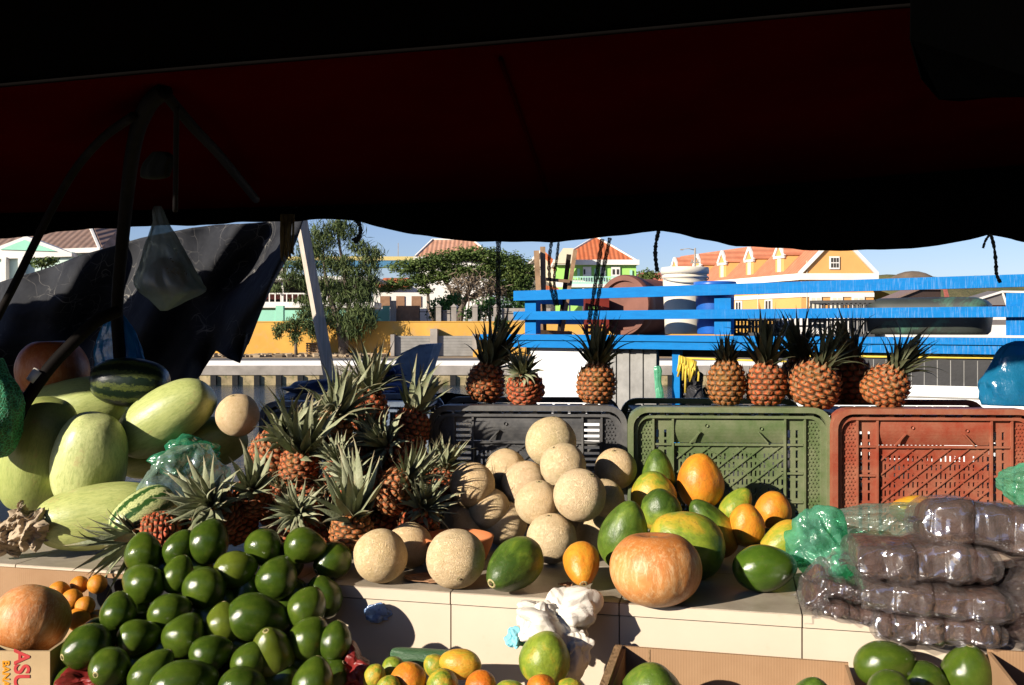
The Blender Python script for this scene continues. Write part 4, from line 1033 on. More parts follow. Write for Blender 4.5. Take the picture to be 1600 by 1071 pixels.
def roofpt(x,y):                                                     # point of the canvas seen at a photo position
    lo,hi=1.5,3.8
    best=None
    for k in range(200):
        Y=lo+(hi-lo)*k/199; p=W(x,y,Y)
        t=(p.x-fe(0).x)/AD.x
        yf=fe(t).y
        v=(Y-yf)/(3.55-yf)
        if v<0 or v>1: continue
        zr=lerp(fe(t).z+.02,rear((x+900)/3600).z,v)-.02*math.sin(PI*v)*.6
        if best is None or abs(p.z-zr)<best[0]: best=(abs(p.z-zr),p)
    return best[1]
pts=[roofpt(lerp(782,855,k/8),lerp(85,295,k/8))+Vector((0,-.006,-.012))-aw.location for k in range(9)]
b.tube(pts,.005,6); b.build('seam',M['red_seam'],aw)
VP=[(-900,385),(-400,380),(0,373),(75,366),(150,357),(300,352),(460,345),(515,343),(565,347),(610,359),(650,368),(720,376),(790,379),(870,378),(950,371),(1028,360),(1035,360),(1080,372),(1150,384),(1250,391),(1330,392),(1400,390),(1460,385),(1510,376),(1545,367),(1555,367),(1600,378),(1800,400),(2300,400),(2700,390)]
def vy(x):
    for a,c in zip(VP,VP[1:]):
        if a[0]<=x<=c[0]: return lerp(a[1],c[1],(x-a[0])/(c[0]-a[0]))
def val(u,v):
    t=lerp(.02,.98,u); x=lerp(-900,2700,t); a=rear(t)+Vector((0,-.012,.035)); c=W(x,vy(x),a.y+.01); p=a.lerp(c,v); p.y+=.02*math.sin(x*.045)*v+.012*math.sin(x*.11+1); return p-aw.location
b=MB(); vs,fs=sheet(val,300,8); b.add(vs,fs,0,True); vo=b.build('rear_valance',M['black_canvas'],aw,fix=False); so=vo.modifiers.new('t','SOLIDIFY'); so.thickness=.004
def fron(u,v):
    a=fe(lerp(-1.9,2.2,u)); p=a+Vector((0,-1.75*v,1.36*v)); p.z+=.0015*math.sin(u*40); return p-aw.location  # flap drawn out well beyond view to cut sky fill
b=MB(); vs,fs=sheet(fron,60,6); b.add(vs,fs,0,True); fo=b.build('front_flap',M['black_canvas'],aw,fix=False); so=fo.modifiers.new('t','SOLIDIFY'); so.thickness=.006
b=MB(); b.tube([fron(k/40,0)+Vector((0,-.002,-.003)) for k in range(41)],.0042,6); b.build('hem',M['hem'],aw)
def curt(u,v):  # added curtain out of view, hung to shade the left melons
    a=fe(lerp(-.80,-1.5,u)); p=a+Vector((0,.015*math.sin(u*40),-.42*v)); return p-aw.location
b=MB(); vs,fs=sheet(curt,40,6); b.add(vs,fs,0,True); cu=b.build('shade_curtain',M['black_canvas'],aw,fix=False); so=cu.modifiers.new('t','SOLIDIFY'); so.thickness=.004
# black cloth hung at the right under the canvas
b=MB(); poly=[(1424,-14),(1700,-30),(1700,150),(1602,150),(1552,152),(1500,158),(1468,155),(1440,122),(1423,62)]
pv=[W(x,y,1.70+.05*math.sin(x*.03)) for x,y in poly]; b.prism(pv,(0,.004,0)); M['void']=fabric('matt_black_cloth',(.0008,.0008,.0008)); tag(b.build('black_cloth',M['void']),'black cloth hanging from the awning at the upper right','cloth')

# ------------------------------------------------------------------ awning frame
M['pole']=simple('brown_painted_pole',(.006,.0045,.004),.7,.06,.35,9,.2,30,0,'Object',(.012,.010,.009)); M['pole_dark']=simple('black_pole',(.006,.005,.005),.8,.1); M['pole_sunlit']=simple('sunlit_pole_patch',(.5,.47,.42),.6)
def pole(label,pts,wpx,name='awning_pole',mat='pole',n=12):
    P=[W(*p) for p in pts]; c0=P[-1]
    Q=[]
    for i in range(len(P)-1):
        p0=P[max(i-1,0)];p1=P[i];p2=P[i+1];p3=P[min(i+2,len(P)-1)]
        for k in range(6):
            s=k/6; Q.append(.5*((2*p1)+(p2-p0)*s+(2*p0-5*p1+4*p2-p3)*s*s+(3*p1-p0-3*p2+p3)*s**3)-c0)
    Q.append(P[-1]-c0)
    b=MB(); b.tube(Q,wpx/2/F*pts[0][2],n); return tag(b.build(name,M[mat],None,c0),label,'pole')
pole('thick upright awning pole at the left behind the white hanging bag',[(258,142,2.08),(230,168,2.15),(209,230,2.4),(194,350,2.8),(183,480,3.0),(187,560,3.0),(192,700,3.0)],27)
pole('thin curved awning hoop bending down to the left edge',[(208,182,2.16),(162,215,2.3),(120,262,2.45),(85,320,2.52),(52,385,2.55),(20,450,2.55),(-30,545,2.55)],14.5)
sp=pole('slanting brace pole in front of the dark pumpkin',[(186,486,2.78),(150,503,2.74),(110,540,2.7),(75,578,2.68),(40,628,2.66),(25,660,2.66)],19)
b=MB(); a=W(62,580,2.672)-sp.location; c=W(50,597,2.667)-sp.location; b.tube([a,c],.0172,14); b.build('sun_patch_band',M['pole_sunlit'],sp)  # sunlit patch on the brace, put in as a pale band
pole('slanting brace high under the canvas, right of the upright pole',[(256,144,2.08),(300,197,2.22),(345,245,2.5),(400,312,3.05)],18,'awning_pole','pole_dark')
pole('thin upright rod under the canvas beside the slanting brace',[(276,166,2.12),(275,240,2.2),(274,330,2.3)],9,'awning_pole','pole_dark')
# rope bundle, white post, board
M['rope']=simple('yellowed_rope',(.16,.125,.06),.9,.1,.4,30); M['cord']=simple('dark_net_cord',(.045,.055,.055),.8,.2,.3,30)
b=MB(); random.seed(5)
for k in range(9):
    x=438+k*2.3; y1=random.uniform(390,408); b.tube([W(x+2,335,3.45),W(x+random.uniform(-2,2),365,3.45+random.uniform(-.02,.02)),W(x+random.uniform(-2,2),y1,3.45),W(x+2.4,y1+2,3.46)],.0042,6)
tag(b.build('rope_bundle',M['rope']),'bundle of yellowed rope hanging from the valance beside the white post','rope')
t=NT('white_weathered_post'); c=t.coord(); g1=t.noise(t.mapping(c,(40,40,3)),2,5,.6); M['wpost']=t.pbr(t.ramp(g1,[(.3,(.40,.34,.27)),(.7,(.60,.53,.45))]),.8,.2,t.bump(g1,.3,.004))
b=MB(); b.bar(W(517,600,4.75),W(468,330,4.65),.046,.044); tag(b.build('wooden_post',M['wpost']),'whitish square wooden post leaning left behind the pineapples','post')
t=NT('blue_grey_board'); c=t.coord(); g1=t.noise(t.mapping(c,(20,20,20)),2,5,.6); M['bboard']=t.pbr(t.ramp(g1,[(.3,(.14,.19,.26)),(.7,(.23,.30,.38))]),.6,.3,t.bump(g1,.2,.004))
b=MB(); pv=[W(x,y,Y) for x,y,Y in [(590,660,4.3),(612,575,4.3),(627,552,4.32),(655,539,4.36),(678,538,4.4),(662,590,4.36),(628,660,4.3)]]
c0=pv[0].copy(); b.prism([p-c0 for p in pv],(.035,.05,.004)); tag(b.build('wooden_board',M['bboard'],None,c0),'blue-grey wooden board jutting up behind the pineapple heap','board')
M['navy']=simple('navy_tarpaulin',(.012,.028,.09),.5,.3,.4,6,.4,12)
paper('tarpaulin_bundle','dark blue tarpaulin bundle behind the grey-blue crate','tarpaulin',[(545,622,4.0,210,46,.20,61,0),(612,585,4.2,44,26,.05,62,0)],[M['navy']],0)
paper('tarpaulin_bundle','black plastic bundle behind the gap between grey-blue and black crates','tarpaulin',[(690,632,3.9,120,26,.12,64,0)],[M['black_canvas']],0)
t=NT('net_cord_film'); c=t.coord(); tr=t.n('ShaderNodeBsdfTransparent'); di=t.n('ShaderNodeBsdfDiffuse'); di.inputs[0].default_value=(.05,.06,.058,1)
e_=t.vor(c,210); f_=t.ramp(e_,[(.10,.95),(.22,.25)]); mx=t.n('ShaderNodeMixShader'); t.l(f_,mx.inputs[0]); t.l(tr.outputs[0],mx.inputs[1]); t.l(di.outputs[0],mx.inputs[2]); t.l(mx.outputs[0],t.out.inputs[0]); M['netcord']=t.mat
def cord(label,pts,Y,r=.0022,amp=.006,turns=14,name='cord',mat='netcord'):
    P=[W(x,y,Y) for x,y in pts]; c0=P[0].copy(); b=MB(); n=60; Q=[]; rs=[]
    for k in range(n+1):
        s=k/n*(len(P)-1); i=min(int(s),len(P)-2); a=s-i; p0,p1,p2,p3=P[max(i-1,0)],P[i],P[i+1],P[min(i+2,len(P)-1)]
        Q.append(.5*((2*p1)+(p2-p0)*a+(2*p0-5*p1+4*p2-p3)*a*a+(3*p1-p0-3*p2+p3)*a**3)-c0); rs.append((r+amp)*(.85+.3*noise.noise(Vector((k*.23,r*999,Y)))+.12*math.sin(k*1.3)))
    b.tube(Q,rs,8)
    return tag(b.build(name,M[mat],None,c0),label,'cord')
Yv=3.56
cord('grey netting strip hanging straight down left of the blue boat rail',[(779,376),(778,440),(780,500),(784,560)],Yv,.0035,.0075,40)
cord('twisted cord hanging before the wooden ladder, left strand',[(862,376),(858,410),(860,445),(868,478)],Yv,.003,.004,14)
cord('twisted cord hanging before the wooden ladder, right strand',[(873,376),(870,405),(866,440),(872,478)],Yv,.002,.004,14)
cord('wide net cord hanging before the green house, slanting left',[(941,374),(934,420),(926,470),(920,505)],Yv,.003,.006,20)
cord('net cord hanging just right of the wide one, slanting left',[(953,372),(943,420),(934,470),(928,510)],Yv,.0022,.006,20)
cord('short dark cord hanging from the scallop above the white bucket',[(1030,358),(1025,380),(1024,400),(1027,425)],Yv,.0042,.0045,8,mat='cord')
cord('dark cord loop hanging at the right scallop above the blue rail',[(1548,366),(1553,385),(1556,410),(1557,428),(1563,442)],3.4,.0042,.003,8,mat='cord')
cord('short cord end at the right scallop',[(1547,366),(1540,376),(1536,388)],3.4,.003,.002,4,mat='cord')
cord('dark looped cord hanging from the valance before the tall feathery tree',[(556,344),(562,352),(563,364),(557,378),(553,372)],3.6,.0042,.006,6,mat='cord')

# ------------------------------------------------------------------ black tarpaulin at the left
t=NT('black_woven_tarpaulin'); c=t.coord(); nz=t.n('ShaderNodeTexNoise'); nz.inputs['Scale'].default_value=4; t.l(c,nz.inputs['Vector'])
ad=t.n('ShaderNodeVectorMath',operation='ADD'); sc=t.n('ShaderNodeVectorMath',operation='SCALE'); sc.inputs['Scale'].default_value=.35; t.l(nz.outputs['Color'],sc.inputs[0]); t.l(c,ad.inputs[0]); t.l(sc.outputs[0],ad.inputs[1])
e=t.vor(ad.outputs[0],4.5); e2=t.vor(ad.outputs[0],11); l1=t.ramp(e,[(.004,1),(.012,0)]); l2=t.ramp(e2,[(.006,.7),(.018,0)])
msk=t.ramp(t.noise(c,2.6,5,.7),[(.50,0),(.66,1)]); cr=t.math('MULTIPLY',t.math('MAXIMUM',l1,l2),msk)
n=t.noise(c,6,5,.65); col=t.mix(t.math('MULTIPLY',cr,.62),t.ramp(n,[(.3,(.012,.013,.017)),(.7,(.034,.036,.041))]),(.34,.32,.29))
M['tarp']=t.pbr(col,.8,.12,t.bump(t.math('ADD',t.noise(ad.outputs[0],5,5,.6),e2),.35,.012))
TP=[(0,-60,462,-60,660),(.12,10,438,0,650),(.25,85,416,70,650),(.35,133,397,130,650),(.48,220,372,220,640),(.60,300,356,285,600),(.68,340,352,310,590),(.76,376,350,338,548),(.84,415,347,355,560),(.90,440,345,375,568),(1,474,344,395,470)]
def tarp(u,v):
    for a,c in zip(TP,TP[1:]):
        if a[0]<=u<=c[0]:
            s=(u-a[0])/(c[0]-a[0]); q=[lerp(a[i],c[i],s) for i in range(5)]; break
    x=lerp(q[1],q[3],v); y=lerp(q[2],q[4],v)
    if u>.62: x+=12*math.sin(PI*v)*((u-.62)/.38)
    Y=4.35-.5*u+.07*math.sin(u*17+v*2.5)*(.4+v)+.05*math.sin(u*31+v*5)+.05*noise.noise(Vector((u*6,v*4,1)))
    Y+=.10*math.sin(PI*v)*math.sin((u*3+v*1.2)*PI*1.7)
    return W(x,y,Y)
b=MB(); vs,fs=sheet(tarp,120,50); c0=vs[60].copy(); b.add([v-c0 for v in vs],fs,0,True); o=b.build('tarpaulin',M['tarp'],None,c0,False); o.modifiers.new('t','SOLIDIFY').thickness=.003
tag(o,'black creased tarpaulin strung up at the left behind the poles','tarpaulin')
# ------------------------------------------------------------------ the blue boat
t=NT('blue_boat_paint'); c=t.coord(); n=t.noise(t.mapping(c,(2,2,9)),5,6,.7); col=t.ramp(n,[(.3,(.0008,.135,.40)),(.7,(.0015,.175,.48))])
fl=t.ramp(t.noise(c,38,6,.8),[(.66,0),(.74,1)]); sx=t.n('ShaderNodeSeparateXYZ'); t.l(c,sx.inputs[0]); far=t.ramp(sx.outputs[0],[(.0,.12),(.9,.9)]); far=t.ramp(t.math('MULTIPLY',sx.outputs[0],.33),[(.40,.02),(.85,.6)])
gr=t.ramp(t.noise(t.mapping(c,(60,60,4)),3,4,.6),[(.52,0),(.75,.5)])
col=t.mix(t.math('MULTIPLY',t.math('MAXIMUM',fl,gr),far),col,(.45,.55,.68)); M['bblue']=t.pbr(col,.65,.12,t.bump(n,.15,.004))
t=NT('white_boat_paint'); c=t.coord(); n=t.noise(c,6,6,.7); M['bwhite']=t.pbr(t.ramp(n,[(.3,(.70,.70,.69)),(.7,(.80,.80,.79))]),.5,.35,t.bump(n,.1,.004))
M['bgrey']=simple('grey_boat_planks',(.27,.265,.25),.75,.2,.25,8,.3,30); M['bblack']=simple('black_hull_paint',(.022,.022,.024),.5,.35,.3,6,.15,40); M['yrope']=simple('yellow_paint',(.66,.48,.06),.6,.3,.15,20)
B0=W(810,0,7.0); B1=W(1600,0,5.4); bd=Vector((B1.x-B0.x,B1.y-B0.y,0)); BL=bd.length; bd/=BL; bp=Vector((-bd.y,bd.x,0))       # along, away from viewer
boat=empty('cargo_boat',Vector((B0.x,B0.y,0)),math.atan2(bd.y,bd.x)); tag(boat,'blue railed wooden cargo boat with white and black sides moored behind the stall','boat')
BE=BL+1.6
sh=lambda u: .03*max(0,u/BL)                                           # a little sheer
def rail(name,u0,u1,z0,z1,v0,v1,mat='bblue',s=1):
    b=MB(); n=10
    for k in range(n):
        a=lerp(u0,u1,k/n); c=lerp(u0,u1,(k+1)/n)
        b.add([(a,v0,z0+s*sh(a)),(c,v0,z0+s*sh(c)),(c,v0,z1+s*sh(c)),(a,v0,z1+s*sh(a)),(a,v1,z0+s*sh(a)),(c,v1,z0+s*sh(c)),(c,v1,z1+s*sh(c)),(a,v1,z1+s*sh(a))],
          [(0,1,2,3),(4,7,6,5),(3,2,6,7),(0,4,5,1)]+([(0,3,7,4)] if k==0 else [])+([(1,5,6,2)] if k==n-1 else []))
    return b.build(name,M[mat],boat)
uu=lambda px: ((px-800)/F*B0.y-B0.x)/(bd.x-(px-800)/F*bd.y)                # boat station seen at photo column px
rail('rail',-.03,BE,H+.208,H+.278,-.02,.025)
rail('rail',-.03,BE,H+.069,H+.129,-.02,.025,s=0)
rail('cap_rail',-.30,BE,H-.075,H-.035,-.05,.14,s=-.45); rail('cap_board',-.28,BE,H-.128,H-.0765,-.035,.0,s=-.45)
for u,w in ((uu(826),.045),(uu(1127),.055),(uu(1598),.085),(uu(1598)+1.3,.06)):
    b=MB(); b.box(u-w,u+w,.026,.10,H-.034,H+.205); b.build('post',M['bblue'],boat)
b=MB(); b.box(-.2,BE,.0005,2.4,H-.125,H-.078); b.build('deck',M['bgrey'],boat)
b=MB(); 
for v in (.3,.8,1.3,1.8): b.box(-.1,BE,v,v+.06,H-.19,H-.126)
b.build('deck_beam',M['bblack'],boat)
for z0,z1 in ((H+.19,H+.26),(H+.04,H+.10)):                               # rail along the far left end
    b=MB(); b.box(.02,.06,.13,2.4,z0,z1); b.build('end_rail',M['bblue'],boat)
b=MB(); b.box(.0,.08,2.3,2.38,H-.07,H+.30); b.build('post',M['bblue'],boat)
uu=lambda px: ((px-800)/F*B0.y-B0.x)/(bd.x-(px-800)/F*bd.y)                # boat station seen at photo column px
b=MB(); b.box(uu(826),uu(948),.03,.07,H-.78,H-.13); b.build('side_panel',M['bwhite'],boat)
b=MB(); x0,x1=uu(948),uu(1022); n=7
for k in range(n): b.box(lerp(x0,x1,k/n)+.002,lerp(x0,x1,(k+1)/n)-.002,.045+.012*(k%2),.085,H-.78,H-.13)
b.build('plank_panel',M['bgrey'],boat)
b=MB(); b.box(x0,x1,.0855,.10,H-.78,H-.13); b.build('panel_back',M['bblack'],boat)
b=MB(); b.box(uu(1046),uu(1058),.05,.11,H-.78,H-.128); b.build('post',M['bblue'],boat)
# hull: black topsides, yellow line, white band
xh=uu(1243)
def hull(name,u0,u1,z0,z1,v,d,mat,bul=.0):
    b=MB(); n=16; vs=[]
    for k in range(n+1):
        u=lerp(u0,u1,k/n)
        for z,vv in ((z0,v),(z1,v),(z1,v+d),(z0,v+d)): vs.append((u,vv,z+sh(u)*.3))
    fs=[]
    for k in range(n):
        for j in range(4): fs.append((k*4+j,k*4+(j+1)%4,(k+1)*4+(j+1)%4,(k+1)*4+j))
    fs+=[(0,1,2,3),(n*4+3,n*4+2,n*4+1,n*4)]; b.add(vs,fs); return b.build(name,M[mat],boat)
hull('black_topside',xh,BE,H-.335,H-.130,.03,.25,'bblack'); hull('yellow_stripe',xh,BE,H-.175,H-.155,.012,.015,'yrope')
hull('white_band',xh,BE,H-.52,H-.3365,.025,.25,'bwhite'); hull('rub_strip',xh,BE,H-.408,H-.400,.018,.006,'bgrey')
hull('lower_hull',-.2,BE,-1.25,H-.785,.02,2.3,'bblack'); hull('lower_band',xh,BE,H-.784,H-.521,.03,.25,'bwhite')
b=MB()
for k in range(40):
    u=lerp(xh+.03,BE,k/40); b.box(u,u+.004,.0285,.0299,H-.33,H-.18)
b.build('plank_seam',M['bgrey'],boat)
o=boat
# yellow rope stretched under the deck and things hanging there
bw=lambda u,v,z: Vector((B0.x,B0.y,0))+bd*u+bp*v+Vector((0,0,z))
b=MB(); a=W(1070,560,6.35); c=W(1246,566,5.98); b.tube([a-a,c-a],.007,6); tag(b.build('yellow_rope',M['yrope'],None,a),'taut yellow rope under the blue deck, behind the pineapples','rope')
b=MB(); random.seed(3); a=W(1068,556,6.33)
for k in range(16):
    x=1062+k*1.7; y0=556+k*.6; y1=random.uniform(575,598) if k!=6 else 614; b.tube([W(x,y0,6.33)-a,W(x-1+random.uniform(-2,2),(y0+y1)/2,6.31)-a,W(x-3+random.uniform(-2,3),y1,6.33)-a],.008,5)
b.tube([W(1088,572,6.33)-a,W(1092,585,6.33)-a,W(1091,596,6.33)-a],.008,5)
tag(b.build('yellow_rag',M['yrope'],None,a),'fringed yellow rag tied to the rope under the blue deck','rag')
ring_bag('hanging_bag','mint green plastic bag hanging by the grey planks under the deck','bag',[(572,1023,1031),(580,1022,1034),(596,1023,1033),(610,1024,1036),(622,1025,1037),(626,1026,1034)],6.4,.5,'film_mint',7)
paper('dark_bundle','dark bundle hung under the blue deck behind the yellow rag','bundle',[(1078,605,6.5,44,60,.1,71,0),(1096,625,6.6,46,30,.1,72,1)],[M['bblack'],simple('dark_green_cloth',(.012,.04,.03))],0)
# deck cargo
M['tank']=simple('brown_tank_plastic',(.17,.066,.044),.6,.3,.3,4,.15,20); M['cream']=simple('cream_bucket_plastic',(.70,.64,.52),.5,.4,.06,6,.1,30); M['drum']=simple('blue_drum_plastic',(.012,.10,.40),.35,.5,.2,5,.1,30)
DZ=H-.034
def tank():
    Y=7.1; c=W(978,478,Y); r=94/2/F*Y; root=empty('water_tank',c); tag(root,'brown round plastic tank lying on its side on the boat deck','tank')
    d=Vector((.62,.75,-.02)).to_track_quat('Z','Y').to_matrix().to_4x4()
    b=MB(); b.lathe([(.001,-.02),(r*.80,-.02)],48,0,d,False); b.lathe([(r*.80,-.02),(r*.83,-.045),(r*.99,-.045)],48,0,d,False); b.lathe([(r*.99,-.045),(r*1.03,-.02),(r*1.03,.04),(r*.97,.05)],48,0,d); b.build('lid',M['tank'],root)
    b=MB(); b.lathe([(r*.96,.051),(r*.95,.30),(r*.97,.31),(r*.97,.34),(r*.95,.35),(r*.94,.55),(r*.8,.62),(.001,.63)],40,0,d); b.build('barrel',M['tank'],root)
    b=MB()
    for k in range(7): b.bar(d@Vector((-r*.95+r*.3*k+.02,-.0,-.052)),d@Vector((-r*.95+r*.3*k+.02,.0001+r*.2,-.05)),.004,.004)
tank()
def bucket(label,px,Y,w,y_top,y_bot,mat,name,lid=True):
    c=W(px,y_bot,Y); c.z=DZ; r=w/2/F*Y; h=(y_bot-y_top)/F*Y; root=empty(name,c); tag(root,label,name.split('_')[-1])
    b=MB(); b.lathe([(.001,.002),(r*.86,.002),(r*.88,.012),(r*.97,h*.80),(r*.97,h*.84),(r*1.04,h*.845),(r*1.04,h*.865),(r*.98,h*.87),(r*.98,h*.90)],36); b.build('body',M[mat],root)
    b=MB(); b.lathe([(r*1.0,h*.901),(r*1.06,h*.905),(r*1.07,h*.955),(r*1.05,h),(r*.96,h),(r*.94,h*.975),(.001,h*.975)],36); b.build('lid',M[mat],root)
    b=MB(); pts=[Vector((r*1.045*math.cos(a),-r*1.045*math.sin(a),h*.86-.10*math.sin(a)*h)) for a in [PI*k/12 for k in range(13)]]; b.tube(pts,.004,6); b.build('handle',M['bgrey'],root)
bucket('cream white lidded bucket on the boat deck left of the blue drum',1070,6.75,70,421,525,'cream','white_bucket')
bucket('blue plastic drum on the boat deck behind the rail post',1117,6.5,62,443,525,'drum','blue_drum')
M['oldwood']=simple('weathered_timber',(.30,.19,.11),.85,.15,.4,10,.5,40); M['dkwood']=simple('dark_timber',(.03,.022,.016),.85,.15,.4,10,.5,40)
lad=empty('wooden_ladder',W(870,522,7.35)); tag(lad,'rough wooden trestle ladder standing on the left end of the boat','ladder')
for (x0,y0,x1,y1,w,m,Y) in [(838,392,845,522,8,'oldwood',7.3),(848,386,850,522,8,'oldwood',7.34),(889,398,874,520,7,'dkwood',7.5),(899,391,878,520,8,'oldwood',7.46)]:
    b=MB(); b.bar(W(x0,y0,Y)-lad.location,W(x1,y1,Y)-lad.location,w/F*Y,.03); b.build('rail',M[m],lad)
b=MB(); b.bar(W(846,436,7.4)-lad.location,W(890,440,7.42)-lad.location,.03,.024); b.build('rung',M['oldwood'],lad)
b=MB(); b.bar(W(838,520,7.25)-lad.location,W(888,522,7.4)-lad.location,.10,.04); b.build('foot_board',M['oldwood'],lad)
M['redpl']=simple('dark_red_plastic',(.16,.02,.012),.5,.3)
b=MB(); c0=W(915,525,7.0); Wd=.17
plate(b,[0,.02]+[.02+.0155*k for k in range(1,9)]+[.17],[0,.02]+[.02+.02*k for k in range(1,11)]+[.26],lambda i,j: i in (0,9) or j in (0,11) or (i%2==0 or j%2==0),0,.01)
b.box(0,.01,.0105,.2,0,.26); b.box(.16,.17,.0105,.2,0,.26); o=b.build('red_crate',M['redpl'],None,Vector((c0.x,c0.y,DZ))); tag(o,'dark red lattice crate on deck in front of the brown tank','crate')
M['blackpl']=simple('black_crate_net',(.02,.021,.022),.5,.35,.3,9)
def lattice_crate(label,px0,px1,y0,y1,Y,dep=.4,rz=-28,n=9):
    a=W(px0,y1,Y); w=(px1-px0)/F*Y/math.cos(R(rz)); h=(y1-y0)/F*Y; b=MB()
    for yy in (0,dep):
        b.box(0,w,yy,yy+.012,0,.02); b.box(0,w,yy,yy+.012,h-.02,h); b.box(0,w,yy,yy+.012,h*.45,h*.45+.012)
        for k in range(n+1): b.box(k*(w-.012)/n,k*(w-.012)/n+.012,yy+.0125,yy+.02,.02,h-.02)
    for xx in (0,w-.012):
        b.box(xx,xx+.012,.0205,dep,0,.02); b.box(xx,xx+.012,.0205,dep,h-.02,h); b.box(xx,xx+.012,.0205,dep,h*.4,h*.6)
    b.box(.013,w-.013,.021,dep-.001,.003,.012)
    o=b.build('black_crate',M['blackpl'],None,a); o.rotation_euler=(0,0,R(rz)); return tag(o,label,'crate','black lattice crates on the boat deck')
lattice_crate('low black crate between blue drum and the tall pineapple crown',1146,1192,497,525,6.4)
lattice_crate('black lattice crate behind the fattest pineapple crown',1192,1262,492,527,6.6)
lattice_crate('long black lattice crate left of the grey-green trough',1265,1350,470,527,6.5,.5,-28,14)
M['trough']=simple('grey_green_trough',(.035,.04,.034),.5,.35,.35,3,.15,20,0,'Object',(.06,.15,.10))
def trough():
    Y=6.3; a=W(1347,527,Y); w=178/F*Y; h=57/F*Y; d=.55; b=MB(); n=20
    def ring(s,z,e):
        pts=[]
        for k in range(40):
            t2=2*PI*k/40; cx=abs(math.cos(t2))**.35*math.copysign(1,math.cos(t2)); cy=abs(math.sin(t2))**.35*math.copysign(1,math.sin(t2)); pts.append((w/2+cx*(w/2-e)*s,d/2+cy*(d/2-e)*s,z))
        return pts
    R_=[ring(1,0,.03),ring(1,.02,.012),ring(1,h*.5,.0),ring(1,h*.82,.006),ring(1,h*.93,.03),ring(1,h,.08),ring(.5,h*1.02,.1)]
    vs=[p for r in R_ for p in r]; fs=[]
    for i in range(len(R_)-1):
        for k in range(40): fs.append((i*40+k,i*40+(k+1)%40,(i+1)*40+(k+1)%40,(i+1)*40+k))
    fs.append(tuple(range(40))); fs.append(tuple((len(R_)-1)*40+k for k in range(40)))
    b.add(vs,fs,0,True); o=b.build('water_trough',M['trough'],None,Vector((a.x,a.y,DZ))); o.rotation_euler=(0,0,R(-30)); tag(o,'grey-green rounded plastic trough lying on the boat deck','trough')
    b=MB(); b.box(w+.001,w+.05,d*.3,d*.7,h*.6,h*.75); b.build('handle',M['blackpl'],o)
trough()
M['bag_white']=simple('white_plastic_jug',(.7,.7,.7),.5)
paper('white_sack','white sack slumped between the black crates on deck','sack',[(1225,508,6.7,28,36,.06,81,0)],[M['bag_white']],0)

# ------------------------------------------------------------------ ground, water, quay
FY=45.0; GZ=-.19
t=NT('canal_water'); c=t.coord(); w1=t.noise(t.mapping(c,(1,2.2,1)),1.6,5,.65,.3); w2=t.noise(t.mapping(c,(1,2.6,1)),6,4,.6)
hh=t.math('ADD',w1,t.math('MULTIPLY',w2,.35)); M['water']=t.pbr((.012,.026,.038),.08,.5,t.bump(hh,.9,.12))
def sheetobj(name,x0,x1,y0,y1,z,mat,kind='structure'):
    b=MB(); b.add([(x0,y0,z),(x1,y0,z),(x1,y1,z),(x0,y1,z)],[(0,1,2,3)]); return tag(b.build(name,M[mat],None,None,False),kind=kind)
sheetobj('water',-300,300,3.55,FY+.3,-1.1,'water')
M['paving']=simple('street_paving',(.11,.095,.08),.9,.2,.3,2,.3,12); M['asphalt']=simple('asphalt',(.13,.125,.12),.9,.2,.25,.6,.3,8); M['sand']=simple('sandy_ground',(.34,.26,.17),.95,.1,.3,.8,.4,6)
b=MB(); b.box(-40,40,-30,3.5,-1.6,0); tag(b.build('street',M['paving']),kind='structure')
sheetobj('ground',-900,900,FY+.35,2500,GZ-.03,'sand'); sheetobj('road',-300,300,FY+1.4,56.5,GZ,'asphalt')
# quay
M['conc']=simple('quay_concrete',(.30,.27,.235),.9,.2,.25,1.2,.4,9); M['concw']=simple('white_kerb_paint',(.72,.70,.66),.8,.2,.12,1,.2,9); M['qpanel']=simple('stained_quay_panels',(.34,.27,.15),.9,.2,.45,1.3,.4,7,0,'Object',(.10,.11,.04)); M['qdark']=simple('dark_quay_timber',(.02,.02,.02),.9,.2)
q=empty('quay_wall',(0,FY,0)); tag(q,'concrete quay wall with dark timber fenders across the canal','quay')
b=MB(); b.box(-80,80,0,.6,-.62,-.20); b.build('concrete_beam',M['conc'],q)
b=MB(); b.box(-80,80,.35,.62,-.199,.03); b.build('white_kerb',M['concw'],q)
b=MB(); b.box(-80,80,.06,.5,-1.5,-.621); b.build('panel_wall',M['qpanel'],q)
b0=MB(); b0.box(-.13,.13,-.10,.059,-1.4,-.64); f0=b0.build('timber_fender',M['qdark'],q); 
x=-24.0; k=0
while x<24:
    f=f0 if k==0 else f0.copy()
    if k: COL.objects.link(f); f.parent=q
    f.location=(x,0,0); x+=1.012; k+=1
# yellow wall and what stands on it
M['yel']=simple('yellow_wall_paint',(.62,.345,.075),.9,.15,.12,.5,.2,6,0,'Object',(.55,.33,.12)); M['mint']=simple('mint_wall_paint',(.30,.62,.46),.9,.15,.1,.6,.15,6); M['gblock']=simple('grey_block_wall',(.25,.24,.22),.9,.15,.15,2,.3,10); M['white']=simple('white_render',(.72,.69,.63),.9,.15,.08,.6,.15,6); M['cream2']=simple('cream_render',(.66,.58,.42),.9,.15,.08,.6,.15,6)
def slab(b,x0,x1,y0,y1,Y,d,mi=0,ext=0):
    a=W(x0,y1,Y); c=W(x1,y0,Y); b.box(a.x,c.x,Y,Y+d,a.z-ext,c.z,mi)
def block(name,label,cat,x0,x1,y0,y1,Y,d,mat,group=None,ext=0):
    b=MB(); slab(b,x0,x1,y0,y1,Y,d,0,ext); return tag(b.build(name,M[mat]),label,cat,group)
yw_=empty('yellow_wall',(0,62.5,0)); tag(yw_,'long yellow painted boundary wall beyond the canal road','wall')
b=MB(); b.box(-24,18,0,.35,GZ,1.97); b.build('wall',M['yel'],yw_)
